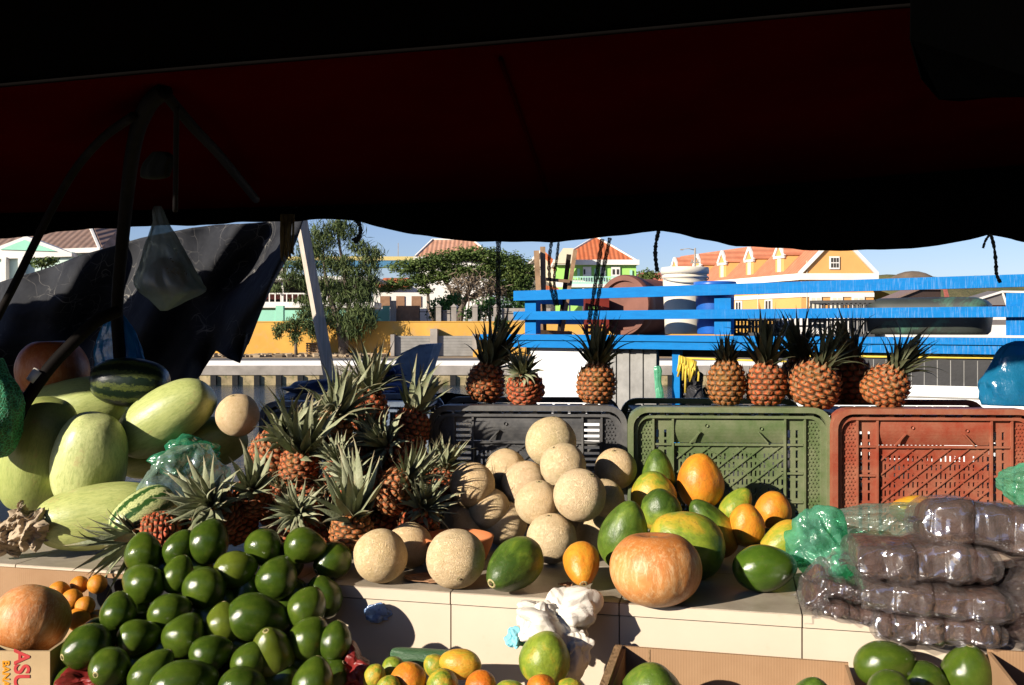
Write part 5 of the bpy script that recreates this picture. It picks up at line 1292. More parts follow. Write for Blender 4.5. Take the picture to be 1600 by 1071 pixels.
b=MB(); b.box(-24,18,-.04,.39,1.971,2.03); b.build('coping',M['yel'],yw_)
gw=empty('grey_enclosure',(0,61.3,0)); tag(gw,'grey block enclosure with posts in front of the yellow wall','enclosure')
for x0,x1 in ((610,616),(672,683),(738,745)):
    b=MB(); a=W(x0,556,61.3); c=W(x1,{610:523,672:514,738:522}[x0],61.3); b.box(a.x,c.x,0,1.15,GZ,c.z); b.build('post',M['conc'],gw)
b=MB()
for x0,x1 in ((616,672),(683,738)):
    a=W(x0,556,61.3); c=W(x1,525,61.3); hN=7
    for k in range(hN): b.box(a.x+.001,c.x-.001,.30,.45,GZ+k*(c.z-GZ)/hN+.008,GZ+(k+1)*(c.z-GZ)/hN-.008)
    b.box(a.x+.002,c.x-.002,.32,.44,GZ,c.z-.01)
b.build('block_panel',M['gblock'],gw)
block('yellow_block','low yellow block right of the grey enclosure','block',739,790,547,563,60.0,1.2,'yel',None,0)
# pallets by the wall
pal=MB()
for k in range(6): slab(pal,478,498,536+k*3.6,538.2+k*3.6,61.8,.9)
for x in (479,487,495): slab(pal,x,x+2,537,557,61.83,.04)
tag(pal.build('wooden_pallet',M['oldwood']),'stack of wooden pallets leaning by the yellow wall under the tree','pallet')
mw=empty('mint_wall',(0,64,0)); tag(mw,'mint green wall section above the yellow wall','wall')
b=MB(); a=W(300,505,64); c=W(606,479,64); b.box(a.x,c.x,0,.3,1.8,W(0,485,64).z); b.build('wall',M['mint'],mw)
for x0,x1 in ((431,443),(474,484),(598,608)):
    b=MB(); a=W(x0,505,64); c=W(x1,478,64); b.box(a.x,c.x,-.06,.36,1.8,c.z); b.build('pier',M['mint'],mw)
tb=empty('terrace_building',(0,75,0)); tag(tb,'low white terrace building with railing behind the mint wall','building')
def bpart(root,name,mat,rects,Y,d):
    b=MB()
    for (x0,x1,y0,y1) in rects: a=W(x0,y1,Y); c=W(x1,y0,Y); b.box(a.x-root.location.x,c.x-root.location.x,Y-root.location.y,Y-root.location.y+d,a.z,c.z)
    return b.build(name,M[mat],root)
M['shade']=simple('dark_interior',(.05,.045,.04),.9,.1); M['awnred']=simple('dull_red_panel',(.32,.10,.08),.9,.1)
bpart(tb,'roof','white',[(330,585,432,437)],73.5,8); bpart(tb,'back_wall','shade',[(330,580,438,520)],78,.3); bpart(tb,'terrace_slab','white',[(330,585,472,481)],74,4)
bpart(tb,'railing','white',[(330,560,458,460)]+[(330+k*9,331.6+k*9,460,472) for k in range(26)],74,.06); bpart(tb,'red_screen','awnred',[(390,470,460,468)],76,.05)
for x in (405,440,520,552): bpart(tb,'column','white',[(x,x+3,437,472)],74.2,.2)
bpart(tb,'lower_wall','mint',[(330,560,482,520)],76,.3)
# white house with brown doors
M['rust']=simple('brown_shutter',(.26,.15,.09),.85,.15,.2,3); M['rooftile']=None
def tilemat(name,a,b_,dr='X'):
    t=NT(name); c=t.coord(); wv=t.n('ShaderNodeTexWave',wave_type='BANDS',bands_direction=dr); wv.inputs['Scale'].default_value=.62; t.l(c,wv.inputs['Vector'])
    n=t.noise(c,1.2,6,.7); col=t.mix(t.math('MULTIPLY',wv.outputs['Fac'],.5),t.ramp(n,[(.3,a),(.7,b_)]),[x*.55 for x in a]); return t.pbr(col,.85,.15,t.bump(wv.outputs['Fac'],.5,.08))
M['tile_o']=tilemat('orange_roof_tiles',(.50,.13,.05),(.62,.20,.085)); M['tile_p']=tilemat('faded_orange_roof_tiles',(.46,.22,.13),(.60,.33,.22)); M['tile_b']=tilemat('brown_roof_tiles',(.20,.125,.095),(.30,.20,.155)); M['tile_r']=tilemat('red_roof_tiles',(.50,.17,.09),(.60,.25,.14),'Y')
wh=empty('white_house',(0,85,0)); tag(wh,'white house with brown shutters behind the spreading tree','house')
bpart(wh,'wall','white',[(583,712,447,520)],85,8)
for x0,x1 in ((594,609),(619,632),(643,658)): bpart(wh,'shutter','rust',[(x0,x1,463,480)],84.9,.08)
b=MB(); b.prism([W(578,449,84.3)-wh.location,W(600,436,88)-wh.location,W(640,436,88)-wh.location,W(640,449,84.3)-wh.location],(0,.2,.1)); b.build('roof',M['tile_o'],wh)
def house_hip(name,label,x0,x1,yt,ye,yb,Y,D,rx0,rx1,wallm,roofm,trim=None):
    """hipped roof: eaves y=ye, ridge y=yt between rx0..rx1, wall down to yb"""
    root=empty(name,(0,Y,0)); tag(root,label,'house'); L=lambda p:p-root.location
    o=F*0+2/F*Y
    b=MB(); a=W(x0,yb,Y); c=W(x1,ye,Y); b.box(a.x+.35,c.x-.35,.35,D-.35,a.z-2,c.z-.001); b.build('wall',M[wallm],root)
    ez=W(0,ye,Y).z; rz=W(0,yt,Y+D/2).z
    e=[Vector((a.x,0,ez)),Vector((c.x,0,ez)),Vector((c.x,D,ez)),Vector((a.x,D,ez))]; r0=Vector((W(rx0,0,Y+D/2).x,D/2,rz)); r1=Vector((W(rx1,0,Y+D/2).x,D/2,rz))
    b=MB(); b.add(e+[r0,r1],[(0,1,5,4),(2,3,4,5),(1,2,5),(3,0,4),(3,2,1,0)]); rf=b.build('roof',M[roofm],root)
    b=MB(); s=.16
    for p,q_ in ((e[0],r0),(e[1],r1),(r0,r1),(e[3],r0),(e[2],r1)): b.bar(p+Vector((0,0,.06)),q_+Vector((0,0,.06)),s,s)
    for p,q_ in ((e[0],e[1]),(e[1],e[2]),(e[3],e[0])): b.bar(p-Vector((0,0,.15)),q_-Vector((0,0,.15)),.3,.36)
    b.build('trim',M[trim or 'white'],root); return root
house_hip('red_roofed_villa','pale villa with faded orange hipped roof above the spreading tree',648,770,375,402,470,110,9,676,738,'white','tile_p','white')
# green house with balcony
gh=house_hip('green_house','lime green house with balcony and bright orange hipped roof','a' and 866,997,372,409,500,112,11,928,934,'white','tile_o')
M['lime']=simple('lime_green_wall',(.36,.70,.16),.9,.15,.08,.6,.1,6); M['balgreen']=simple('pale_green_balustrade',(.35,.60,.48),.8,.2,.1,2)
bpart(gh,'facade','lime',[(868,994,414,437),(868,994,449,500)],112.2,.14)
bpart(gh,'eave_band','white',[(864,999,406,414)],111.6,.5); bpart(gh,'balcony_slab','white',[(884,990,444,449)],110.2,2.0)
bpart(gh,'balustrade','balgreen',[(890,990,432,434),(890,990,441,444)]+[(890+k*4,891.3+k*4,434,441) for k in range(25)],110.3,.08)
for x0,x1,m in ((911,924,'white'),(955,969,'white'),(938,946,'white')):
    d=bpart(gh,'balcony_door',m,[(x0,x1,417,441)],112.0,.12)
for x0,x1 in ((957,960.5),(963.5,967),(912,914.5)): bpart(gh,'pane','shade',[(x0,x1,421,429)],111.95,.03)
for x in (889,910,944,985): bpart(gh,'column','white',[(x,x+2.6,449,500)],110.4,.3)
bpart(gh,'shutter','balgreen',[(902,906,420,432),(929,933,420,432),(984,988,422,431)],112.0,.1)
b=MB(); a=W(862,385,109)-gh.location; b.prism([W(864,412,109)-gh.location,W(880,388,109)-gh.location,W(896,388,109)-gh.location,W(896,412,109)-gh.location],(0,1.4,0)); b.build('dormer',M['cream2'],gh)
gb=empty('gabled_house',(0,118,0)); tag(gb,'cream gabled house between the spreading tree and the green house','house')
b=MB(); p=[W(x,y,118)-gb.location for x,y in ((812,424),(846,391),(874,418),(874,500),(812,500))]; b.prism(p,(0,6,0)); b.build('wall',M['cream2'],gb)
b=MB(); b.prism([W(x,y,117.6)-gb.location for x,y in ((808,426),(846,389),(850,389),(846,393),(814,426))],(0,6.6,0)); b.build('trim',M['white'],gb)
b=MB(); b.prism([W(x,y,117.4)-gb.location for x,y in ((848,390),(880,420),(868,424),(846,396))],(0,6.6,.0)); b.build('roof',M['tile_o'],gb)
b=MB(); b.prism([W(x,y,106)-gb.location for x,y in ((838,462),(852,446),(872,450),(880,462))],(0,3,0)); b.build('lean_to_roof',M['tile_o'],gb)
# yellow building with dormers
YB=Vector((W(1252,0,112).x,112,0)); yb=empty('yellow_building',YB,0); tag(yb,'long yellow gabled building with orange roof and row of dormers','building')
M['ybw']=simple('apricot_wall_paint',(.69,.34,.115),.9,.15,.06,.4,.1,6)
gx=(1365-1252)/F*112; ez=W(0,428,112).z; gz=W(0,367,112).z; sd=Vector((-.34,.94,0)); SL=36.0     # gable width, eaves, ridge, direction of the long side
gnd=GZ
def q3(u,v,z): return Vector((u,0,0))+Vector((sd.x*v,sd.y*v,0))+Vector((0,0,z))
b=MB(); vs=[q3(0,0,gnd),q3(gx,0,gnd),q3(gx,0,ez),q3(gx/2,0,gz),q3(0,0,ez),q3(0,SL,gnd),q3(gx,SL,gnd),q3(gx,SL,ez),q3(gx/2,SL,gz),q3(0,SL,ez)]
b.add(vs,[(0,1,2,3,4),(9,8,7,6,5),(0,4,9,5),(1,6,7,2)]); b.build('wall',M['ybw'],yb)
dz=.06; b=MB(); b.add([q3(-.25,.1,ez+dz-.1),q3(gx/2,.1,gz+dz),q3(gx/2,SL,gz+dz),q3(-.25,SL,ez+dz-.1),q3(gx+.25,.1,ez+dz-.1),q3(gx+.25,SL,ez+dz-.1)],[(0,3,2,1),(1,2,5,4)]); b.build('roof',M['tile_r'],yb)
b=MB(); 
b.bar(q3(-.3,-.12,ez),q3(gx/2,-.12,gz+.15),.5,.38); b.bar(q3(gx+.3,-.12,ez),q3(gx/2,-.12,gz+.15),.5,.38)
b.bar(q3(-.35,-.14,ez-.35),q3(gx+.4,-.14,ez-.35),.55,.75); b.bar(q3(-.14,-.1,ez-.35),q3(-.14,SL,ez-.35),.55,.75)
z2=W(0,461,112).z; b.bar(q3(-.02,-.05,z2),q3(gx+.02,-.05,z2),.16,.5); b.bar(q3(-.05,0,z2),q3(-.05,SL,z2),.16,.5)
b.build('cornice',M['white'],yb)
M['pale_sh']=simple('cream_window_shutters',(.62,.57,.42),.8,.2,.05,3)
def window(u0,u1,z0,z1,side,frame='white',panes=0):
    b=MB(); f_=(lambda a,d,z:q3(a,-d,z)) if side=='g' else (lambda a,d,z:q3(-d,a,z))
    P=[f_(u0,.06,z0),f_(u1,.06,z0),f_(u1,.06,z1),f_(u0,.06,z1)]; n=Vector((0,-.1,0)) if side=='g' else Vector((-.1,0,0)); b.prism(P,n); w=b.build('window',M[frame],yb)
    b=MB()
    for (fx0,fx1,fz0,fz1) in ([(.12,.34,.12,.46),(.39,.61,.12,.46),(.66,.88,.12,.46),(.12,.34,.54,.88),(.39,.61,.54,.88),(.66,.88,.54,.88)] if panes==6 else [(.14,.44,.12,.88),(.56,.86,.12,.88)]):
        P=[f_(lerp(u0,u1,fx),.17,lerp(z0,z1,fz)) for fx,fz in ((fx0,fz0),(fx1,fz0),(fx1,fz1),(fx0,fz1))]; b.prism(P,n*.1)
    b.build('pane',M['shade'] if panes else M['pale_sh'],w)
Zp=lambda y: W(0,y,112).z
up=lambda x:(x-1252)/F*112
window(up(1295),up(1311),Zp(421),Zp(401),'g',panes=6)
window(up(1264),up(1283),Zp(488),Zp(463),'g'); window(up(1297),up(1316),Zp(488),Zp(463),'g'); window(up(1330),up(1350),Zp(488),Zp(463),'g')
for v in (5.5,12,19): window(v,v+1.5,Zp(484),Zp(466),'s',panes=2)
M['pipe']=simple('white_drain_pipe',(.6,.5,.35),.7)
b=MB(); b.tube([q3(-.1,8.5,gnd),q3(-.1,8.5,ez-.7)],.07,6); b.tube([q3(up(1260),-.1,gnd),q3(up(1260),-.1,ez+1.5)],.06,6); b.build('drain_pipe',M['pipe'],yb)
for k in range(5):                                                          # dormers
    v=4.6+k*6.3; u=1.0; zb=ez+.2; zt=gz-1.35; w=.85; sl=(gz-ez)/(gx/2)
    b=MB(); d0=.25
    P=[q3(d0,v-w,zb),q3(d0,v-w,zt-.7),q3(d0,v,zt+.55),q3(d0,v+w,zt-.7),q3(d0,v+w,zb)]; b.prism(P,(2.6,0,0)); dm=b.build('dormer',M['ybw'],yb)
    b=MB(); b.bar(q3(d0-.06,v-w-.15,zt-.85),q3(d0-.06,v,zt+.75),.3,.34); b.bar(q3(d0-.06,v+w+.15,zt-.85),q3(d0-.06,v,zt+.75),.3,.34); b.bar(q3(d0-.06,v-w-.2,zt-.95),q3(d0-.06,v+w+.2,zt-.95),.25,.3); b.build('trim',M['white'],dm)
    b=MB(); b.prism([q3(d0-.2,v-w-.2,zt-.75),q3(d0-.2,v,zt+.62),q3(d0-.2,v,zt+.80),q3(d0-.2,v-w-.2,zt-.55)],(3.3,0,0)); b.prism([q3(d0-.2,v+w+.2,zt-.75),q3(d0-.2,v,zt+.62),q3(d0-.2,v,zt+.80),q3(d0-.2,v+w+.2,zt-.55)],(3.3,0,0)); b.build('roof',M['tile_r'],dm)
    b=MB(); b.prism([q3(d0-.08,v-.36,zb+.25),q3(d0-.08,v+.36,zb+.25),q3(d0-.08,v+.36,zt-1.1),q3(d0-.08,v-.36,zt-1.1)],(.05,0,0)); b.build('window',M['pale_sh'],dm)
# house at far left with mint pediment, brown roof
lh=empty('mint_house',(0,70,0)); tag(lh,'white and mint house with pediment and brown roof at the far left','house')
b=MB(); P=[W(x,y,70)-lh.location for x,y in ((-60,394),(-60,500),(112,500),(112,394))]; M['pmint']=simple('pale_mint_render',(.56,.72,.62),.9,.15,.06,.6); b.prism(P,(0,6,0)); b.build('wall',M['pmint'],lh)
b=MB(); P=[W(x,y,69.7)-lh.location for x,y in ((-40,400),(40,369),(112,396),(112,401),(-40,406))]; b.prism(P,(0,1,0)); b.build('pediment',M['white'],lh)
b=MB(); P=[W(x,y,69.6)-lh.location for x,y in ((0,390),(38,375),(88,393))]; b.prism(P,(0,.2,0)); b.build('pediment_panel',M['mint'],lh)
for x in (2,28): bpart(lh,'column','white',[(x,x+7,402,500)],69.5,.5)
b=MB(); P=[W(-40,394,71)-lh.location,W(-20,352,76)-lh.location,W(140,352,76)-lh.location,W(156,391,71)-lh.location]; b.prism(P,(0,.3,.25)); P=[W(140,352,76)-lh.location,W(156,391,71)-lh.location,W(205,396,80)-lh.location,W(190,352,80)-lh.location]; b.prism(P,(0.05,.3,.25)); b.build('roof',M['tile_b'],lh)
b=MB(); b.bar(W(139,351,75.8)-lh.location,W(156,391,70.8)-lh.location,.18,.18); b.bar(W(100,393,70.7)-lh.location,W(158,391,70.7)-lh.location,.5,.35); b.build('trim',M['white'],lh)
bpart(lh,'side_wall','white',[(90,170,392,500)],72.5,4)
# bridge
M['bry']=simple('bridge_yellow',(.52,.42,.16),.8); M['brb']=simple('bridge_blue',(.05,.17,.30),.7)
br=empty('road_bridge',(0,260,0)); tag(br,'high road bridge with blue girder and yellow parapet far behind','bridge')
bpart(br,'parapet','bry',[(420,770,401,407)],260,.5); bpart(br,'girder','brb',[(420,770,407.5,417)],260.3,6)
bpart(br,'pier','conc',[(436,442,417.2,520)],261,4); bpart(br,'pier','conc',[(764,769,417.2,520)],261,4)
bpart(br,'light_mast','conc',[(621.6,622.6,380,401)],261,.2)
# pillars and rails on the yellow wall
for x,lab in ((681,'left'),(714,'middle'),(744,'third'),(776,'right')):
    pass
fn=empty('pillared_fence',(0,63.6,0)); tag(fn,'fence of stone pillars and iron rails along the yellow wall top','fence')
for x in (681,705,738,771):
    b=MB(); a=W(x,505,63.6); c=W(x+8,480,63.6); b.box(a.x,c.x,0,.35,1.9,c.z); m_=(a.x+c.x)/2; b.add([(a.x-.05,-.05,c.z),(c.x+.05,-.05,c.z),(c.x+.05,.4,c.z),(a.x-.05,.4,c.z),(m_,.17,c.z+.22)],[(0,1,4),(1,2,4),(2,3,4),(3,0,4)]); b.build('pillar',M['conc'],fn)
bpart(fn,'rail','qdark',[(655,800,487,488)]+[(655+k*12,655.8+k*12,478,505) for k in range(12)],63.7,.05)
bpart(fn,'low_wall','conc',[(690,704,485,505)],63.9,.2); bpart(fn,'low_wall','conc',[(784,860,482,505)],63.9,.2)
bpart(fn,'dark_gate','rust',[(617,656,478,505)],64.2,.1)
pb=MB(); slab(pb,610,618,470,505,63.5,.4); tag(pb.build('gate_pillar',M['conc']),'square grey gate pillar beside the mint wall','pillar')
# street lamp, hills and far houses
lp=empty('utility_pole',W(1086,520,95)); tag(lp,'slim utility pole with lamp arm above the white bucket','pole')
b=MB(); z=W(0,388,95).z-lp.location.z; b.tube([(0,0,-1),(0,0,z)],[.14,.09],8); b.build('mast',M['conc'],lp)
b=MB(); b.tube([(0,0,z-.2),(-.6,0,z-.05),(-1.2,0,z-.1)],.04,6); b.box(-1.45,-1.15,-.1,.1,z-.2,z-.1); b.build('lamp_arm',M['conc'],lp)
b=MB(); b.box(-.45,.45,-.05,.05,z-1.5,z-1.35); b.box(-.35,-.2,-.1,.1,z-1.34,z-1.1); b.box(.2,.35,-.1,.1,z-1.34,z-1.1); b.build('crossarm',M['conc'],lp)
t=NT('hill_scrub'); c=t.coord(); n=t.noise(c,.06,8,.75); M['hill']=t.pbr(t.ramp(n,[(.3,(.07,.085,.035)),(.5,(.12,.115,.05)),(.7,(.20,.15,.075))]),.95,.1,t.bump(n,.8,2))
def hill(name,prof,Y,D,mat='hill'):
    vs=[];fs=[]; n=len(prof)*8; 
    def hy(x):
        for a,c in zip(prof,prof[1:]):
            if a[0]<=x<=c[0]: s=(x-a[0])/(c[0]-a[0]); s=s*s*(3-2*s); return lerp(a[1],c[1],s)
        return prof[-1][1]
    for i in range(n+1):
        x=lerp(prof[0][0],prof[-1][0],i/n); top=W(x,hy(x)+1.5*noise.noise(Vector((x*.05,1,2))),Y)
        for j in range(7):
            s=j/6; vs.append((top.x,Y-D*(1-s)**1.0+ (0 if s<1 else 0),lerp(GZ-.5,top.z,math.sin(s*PI/2))+.6*noise.noise(Vector((x*.04,s*4,0)))*(s>0)))
        vs.append((top.x,Y+D,GZ-.5))
    for i in range(n):
        for j in range(7): fs.append((i*8+j,(i+1)*8+j,(i+1)*8+j+1,i*8+j+1))
    b=MB(); b.add(vs,fs,0,True); return tag(b.build(name,M[mat],None,None,False),kind='structure')
hill('hills',[(1340,450),(1365,430),(1400,430),(1480,437),(1530,431),(1570,433),(1640,440),(1800,470),(2000,505)],420,90)
dm=empty('domed_tank',W(1425,438,330)); tag(dm,'broad brown domed roof on the hill behind the boat','dome')
b=MB(); r=34/F*330; b.lathe([(r*1.05,-1.2),(r*1.05,0),(r,.02),(r*.86,h_:=r*.16),(r*.6,r*.30),(r*.3,r*.39),(.001,r*.42)],40); b.build('dome',simple('brown_dome',(.16,.12,.085),.9,.1,.3,.2),dm)
gy=empty('grey_roofed_house',(0,120,0)); tag(gy,'house with grey roof and white ridge trim at right behind the rail','house'); M['groof']=simple('grey_roof_sheet',(.17,.155,.15),.8,.15,.15,.5)
L=lambda x,y,Y: W(x,y,Y)-gy.location
b=MB(); b.prism([L(1500,477,120),L(1568,457,120),L(1640,457,120),L(1640,477,120)],(0,4,.3)); b.build('roof',M['groof'],gy)
b=MB(); b.bar(L(1508,474,119.8),L(1566,456,119.8),.2,.25); b.bar(L(1566,456,119.7),L(1640,457,119.7),.2,.25); b.bar(L(1566,456,119.8),L(1573,477,119.8),.2,.2); b.build('trim',M['white'],gy)
bpart(gy,'wall','awnred',[(1512,1640,477,483)],120.5,3); bpart(gy,'white_band','white',[(1512,1640,483,500),(1512,1640,508,535)],120.4,3); bpart(gy,'dark_band','groof',[(1512,1640,500.2,507.8)],120.4,3)
ds=empty('open_shed',(0,130,0)); tag(ds,'dark open shed with sloping roof under the dome','shed'); L=lambda x,y,Y: W(x,y,Y)-ds.location
b=MB(); b.prism([L(1400,468,130),L(1402,464,130),L(1438,452,130),L(1470,452,130),L(1470,468,130)],(0,5,0)); b.build('shed_body',simple('dark_brown_shed',(.045,.028,.022)),ds)
b=MB(); b.prism([L(1398,466,129.6),L(1438,450,129.6),L(1472,450,129.6),L(1474,453,129.6),L(1438,453,129.6),L(1400,468,129.6)],(0,6,0)); b.build('roof',simple('brown_roof_sheet',(.22,.15,.12)),ds)
b=MB(); b.prism([L(1476,452,129),L(1480,452,129),L(1484,468,129),L(1479,468,129)],(0,.5,0)); b.build('red_post',M['awnred'],ds)
b=MB(); b.box(-.0,0.001,0,.001,0,.001)
block('distant_building','small reddish house front left of the white bucket','house',1002,1034,426,520,150,6,'awnred')
# vehicles of street sheds behind deck on the left bank are hidden; a pale warehouse wall seen under the deck rails
block('pale_warehouse','pale warehouse wall seen between the boat rails at the right','warehouse',1180,1512,494,540,100,6,'white')

# added out of view to cut sky fill: a black cloth and a shop row
M['drab']=simple('drab_blocker_wall',(.07,.06,.05),.95,.1,.2,1)
b=MB(); vs,fs=sheet(lambda u,v: Vector((1.95+.03*math.sin(u*30),lerp(-1.6,2.3,u),lerp(H+1.25,.25,v))),40,8); b.add(vs,fs,0,True); o=b.build('blocker_cloth',M['black_canvas'],None,None,False); o.modifiers.new('t','SOLIDIFY').thickness=.004
tag(o,'added black cloth out of view on the right, blocking sky fill','cloth')
sb=empty('blocker_building',(3,-8,0)); tag(sb,'added unseen shop row across the street, blocking sky fill','building')
b=MB(); b.box(-7,16,-4,0,0,6.5); b.build('wall',M['drab'],sb)
b=MB(); b.box(-7.3,16.3,-4.2,.5,6.501,6.8); b.build('roof',M['drab'],sb)
for k in range(5): b=MB(); b.box(-5.8+k*4.2,-3.6+k*4.2,.001,.06,0.05,2.5); b.build('shutter_door',M['rust'],sb)
# ------------------------------------------------------------------ trees
M['bark']=simple('tree_bark',(.16,.125,.095),.9,.1,.35,3,.6,12)
def folmat(name,lo,mid,hi):
    t=NT(name); o=t.coord(); n=t.noise(o,.9,4,.6); g=t.n('ShaderNodeNewGeometry'); n2=t.noise(o,14,2)
    col=t.ramp(t.math('ADD',t.math('MULTIPLY',n,.6),t.math('MULTIPLY',n2,.4)),[(.35,lo),(.5,mid),(.66,hi)]); return t.pbr(col,.65,.2)
M['casu']=folmat('feathery_needles',(.036,.058,.018),(.07,.098,.03),(.12,.145,.05)); M['divi']=folmat('fine_tree_leaves',(.035,.065,.016),(.075,.115,.025),(.13,.16,.045)); M['bush']=folmat('bush_leaves',(.025,.07,.014),(.05,.12,.022),(.09,.17,.035)); M['dryfol']=folmat('dry_twigs',(.10,.075,.05),(.16,.12,.08),(.20,.15,.10))
def leafcloud(b,blobs,n,size,rnd,stretch=1.0,droop=0.0,flat=0.0,elong=1.6):
    """blobs: (centre, rx, ry, rz, weight)"""
    tot=sum(q[4] for q in blobs)
    for (c,rx,ry,rz,w) in blobs:
        k=int(n*w/tot)
        for _ in range(k):
            p=Vector((rnd.gauss(0,.5),rnd.gauss(0,.5),rnd.gauss(0,.46)))
            if p.length>1.5: p*=.6
            if noise.noise(p*2.3+c*.9)<-.12: continue
            q=c+Vector((p.x*rx,p.y*ry,p.z*rz))
            d=Vector((rnd.gauss(0,1),rnd.gauss(0,1),rnd.gauss(0,1)*(1-flat)-droop)).normalized(); s=d.cross(Vector((rnd.gauss(0,1),rnd.gauss(0,1),rnd.gauss(0,1)))).normalized()
            L=size*elong*rnd.uniform(.6,1.4); ww=size*.42*rnd.uniform(.6,1.3)
            a=q-d*L*.5; e=q+d*L*.5; m_=q+Vector((0,0,.03))
            b.add([a,m_+s*ww,e,m_-s*ww],[(0,1,2,3)])
def tree(label,base,trunks,blobs,n,size,mat,seed,name,group=None,**k):
    rnd=random.Random(seed); root=empty(name,base); tag(root,label,'tree',group); L=lambda p:Vector(p)-Vector(base)
    b=MB()
    for pts,r0,r1 in trunks:
        P=[L(p) for p in pts]; b.tube(P,[lerp(r0,r1,i/(len(P)-1)) for i in range(len(P))],7)
    b.build('trunk',M['bark'],root)
    b=MB(); leafcloud(b,[(L(c),rx,ry,rz,w) for c,rx,ry,rz,w in blobs],n,size,rnd,**k); b.build('crown',M[mat],root,fix=False); return root
def PB_(x,y,Y,rx,ry,w=None,rd=None):
    s=Y/F; return (W(x,y,Y),rx*s,(rd or rx)*s,ry*s,w or rx*ry)
Y=61.5
cz=[PB_(505,372,Y,26,22),PB_(540,362,Y,20,14),PB_(488,395,Y,22,18),PB_(560,385,Y,16,12),PB_(580,398,Y,18,12),PB_(578,420,Y,14,22),PB_(545,420,Y,22,20),PB_(520,415,Y,22,16),PB_(470,415,Y,24,10),PB_(452,432,Y,24,10),PB_(475,440,Y,22,12),PB_(425,452,Y,20,6),PB_(505,450,Y,20,16),PB_(530,462,Y,20,20),PB_(560,452,Y,20,26),PB_(565,488,Y,18,22),PB_(540,505,Y,16,22),PB_(520,500,Y,12,18),PB_(585,448,Y,8,18),PB_(495,478,Y,18,14),PB_(530,352,Y,14,10),PB_(578,500,Y,10,16),PB_(475,470,Y,16,8),PB_(555,520,Y,14,12)]
tree('tall feathery tree before the yellow wall, right of the white post',W(537,556,Y),[([W(537,558,Y),W(534,530,Y),W(527,500,Y),W(515,462,Y),W(508,430,Y),W(505,390,Y)],.30,.06),([W(540,556,Y),W(545,480,Y),W(537,420,Y),W(528,370,Y),W(525,345,Y)],.16,.05),([W(524,490,Y),W(555,450,Y),W(575,400,Y)],.12,.04),([W(515,462,Y),W(480,430,Y),W(440,440,Y)],.10,.03),([W(536,520,Y),W(510,500,Y),W(500,488,Y)],.07,.03)],[(c,rx*1.15,ry,rz*1.1,w) for c,rx,ry,rz,w in cz],17000,.075,'casu',3,'feathery_tree','feathery trees',droop=1.6,elong=7)
Y=60.5
tree('small feathery sapling before the yellow wall, left of the white post',W(463,560,Y),[([W(463,560,Y),W(462,535,Y),W(462,505,Y)],.12,.05)],[PB_(465,505,Y,16,10),PB_(445,512,Y,14,9),PB_(485,510,Y,18,12),PB_(462,525,Y,9,14),PB_(434,520,Y,7,10),PB_(495,520,Y,12,14),PB_(478,492,Y,14,10)],5200,.08,'casu',5,'feathery_tree','feathery trees',droop=1.2,elong=3.2)
Y=76
dz_=[PB_(640,418,Y,26,10),PB_(672,412,Y,26,9),PB_(622,445,Y,20,7),PB_(655,438,Y,22,10),PB_(605,452,Y,12,5),PB_(700,404,Y,24,10),PB_(735,398,Y,26,10),PB_(765,403,Y,24,12),PB_(795,412,Y,24,14),PB_(815,430,Y,20,18),PB_(690,430,Y,20,12),PB_(720,425,Y,24,10),PB_(790,445,Y,22,20),PB_(812,460,Y,20,20),PB_(760,425,Y,20,12),PB_(665,455,Y,10,5),PB_(825,480,Y,14,12)]
tree('broad flat-topped tree leaning left behind the fence',W(715,505,Y),[([W(715,512,Y),W(722,480,Y),W(735,450,Y),W(760,420,Y)],.34,.08),([W(722,480,Y),W(705,455,Y),W(690,430,Y),W(660,420,Y)],.2,.05),([W(735,465,Y),W(775,440,Y),W(800,420,Y)],.2,.05),([W(728,470,Y),W(750,462,Y),W(775,450,Y),W(790,440,Y)],.14,.05),([W(680,505,Y),W(670,480,Y),W(668,450,Y),W(650,430,Y)],.2,.05),([W(720,478,Y),W(715,440,Y),W(700,410,Y)],.14,.04),([W(740,450,Y),W(735,425,Y),W(725,405,Y)],.1,.03)],[(c,rx*1.1,ry,rz*1.1,w) for c,rx,ry,rz,w in dz_],56000,.135,'divi',9,'flat_topped_tree',flat=.55,elong=1.7)
Y=75
tree('grey thicket of bare twigs inside the flat-topped tree',W(740,505,Y),[([W(720+k*9,508,Y),W(722+k*11,470,Y),W(715+k*15,435,Y)],.08,.02) for k in range(5)],[PB_(735,440,Y,36,18),PB_(765,455,Y,30,18),PB_(715,455,Y,16,14)],1200,.13,'dryfol',12,'bare_thicket',elong=5)
Y=66
tree('bright green bush in front of the flat-topped tree',W(695,503,Y),[([W(695,505,Y),W(695,485,Y)],.08,.04)],[PB_(690,480,Y,18,14),PB_(708,470,Y,14,12),PB_(688,492,Y,16,10)],2600,.15,'bush',14,'green_bush')
tree('dark bush behind the stone pillars at right of the fence',W(765,503,70),[([W(765,508,70),W(765,480,70)],.1,.05)],[PB_(765,480,70,24,14),PB_(800,486,70,22,14),PB_(740,490,70,20,10)],3000,.16,'bush',15,'green_bush')
tree('small flowering green shrub before the mint house at left',W(65,420,66),[([W(65,440,66),W(65,412,66)],.08,.04)],[PB_(65,412,66,16,8),PB_(82,408,66,8,6)],900,.14,'divi',16,'green_bush')
tree('faint bush beyond the roof edge at right of the green house',W(1010,440,140),[([W(1010,450,140),W(1010,430,140)],.1,.05)],[PB_(1012,432,140,16,9)],900,.3,'divi',17,'green_bush')
tree('agave-like spiky shrub left of the boat end above the road',W(780,510,58),[([W(780,560,58),W(780,525,58)],.08,.04)],[PB_(778,510,58,5,14),PB_(788,512,58,7,10)],300,.14,'divi',18,'green_bush',elong=3)
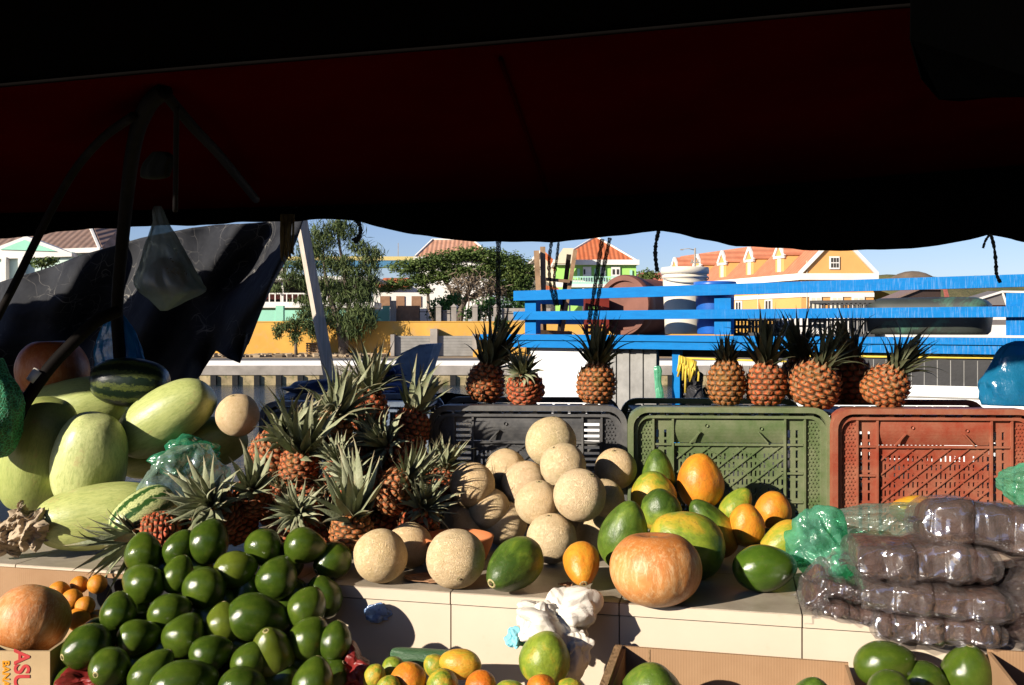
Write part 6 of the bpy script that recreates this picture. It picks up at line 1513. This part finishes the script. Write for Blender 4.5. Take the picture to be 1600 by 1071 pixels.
# scattered rubble and dry weeds along the yellow wall foot
rnd=random.Random(4); b=MB()
for k in range(260):
    x=rnd.uniform(-19,-8); yy=rnd.uniform(59.5,62.3); s=rnd.uniform(.05,.22); M4=Matrix.Translation((x,yy,GZ-.02))@Matrix.Rotation(rnd.uniform(0,6),4,'Z')@Matrix.Rotation(rnd.uniform(-.4,.4),4,'X'); b.box(-s,s,-s*.7,s*.7,0,s*.9,0,M4)
tag(b.build('rubble',M['sand']),kind='stuff')

# ------------------------------------------------------------------ sun, sky, camera
AZ=(.79,.61); EL=21.0
w=bpy.data.worlds.new('World'); S.world=w; w.use_nodes=True; nt=w.node_tree; bg=nt.nodes['Background']; sky=nt.nodes.new('ShaderNodeTexSky'); sky.sky_type='NISHITA'; sky.sun_disc=False
sky.sun_elevation=R(EL); sky.sun_rotation=math.atan2(-AZ[0],-AZ[1]); sky.air_density=1.0; sky.dust_density=.25; sky.ozone_density=1.6; sky.altitude=0
mxs=nt.nodes.new('ShaderNodeMix'); mxs.data_type='RGBA'; mxs.blend_type='MULTIPLY'; mxs.inputs[0].default_value=1; mxs.inputs[7].default_value=(.98,1.06,1.50,1); nt.links.new(sky.outputs[0],mxs.inputs[6]); nt.links.new(mxs.outputs[2],bg.inputs[0]); bg.inputs[1].default_value=.055
sd_=bpy.data.lights.new('sun','SUN'); sd_.energy=5.0; sd_.angle=R(.53); sd_.color=(1,.90,.76); so_=bpy.data.objects.new('sun',sd_); COL.objects.link(so_)
d=Vector((AZ[0],AZ[1],-math.hypot(*AZ)*math.tan(R(EL)))); so_.rotation_mode='QUATERNION'; so_.rotation_quaternion=d.to_track_quat('-Z','Y'); so_.location=(-5,-5,6)
cd=bpy.data.cameras.new('camera'); cd.sensor_width=36; cd.lens=F/1600*36; cd.shift_y=-(535.5-HZ)/1600; cd.clip_end=6000; cd.clip_start=.05
co=bpy.data.objects.new('camera',cd); COL.objects.link(co); co.location=(0,0,H); co.rotation_euler=(PI/2,0,0); S.camera=co
S.view_settings.view_transform='Standard'; S.view_settings.look='None'; S.view_settings.exposure=0.72; S.view_settings.gamma=1
S.cycles.max_bounces=6; S.cycles.diffuse_bounces=1; S.cycles.glossy_bounces=3; S.cycles.transparent_max_bounces=12; S.cycles.transmission_bounces=4
S.cycles.caustics_reflective=False; S.cycles.caustics_refractive=False
S.cycles.use_denoising=True
try: S.cycles.denoiser='OPENIMAGEDENOISE'
except Exception: pass
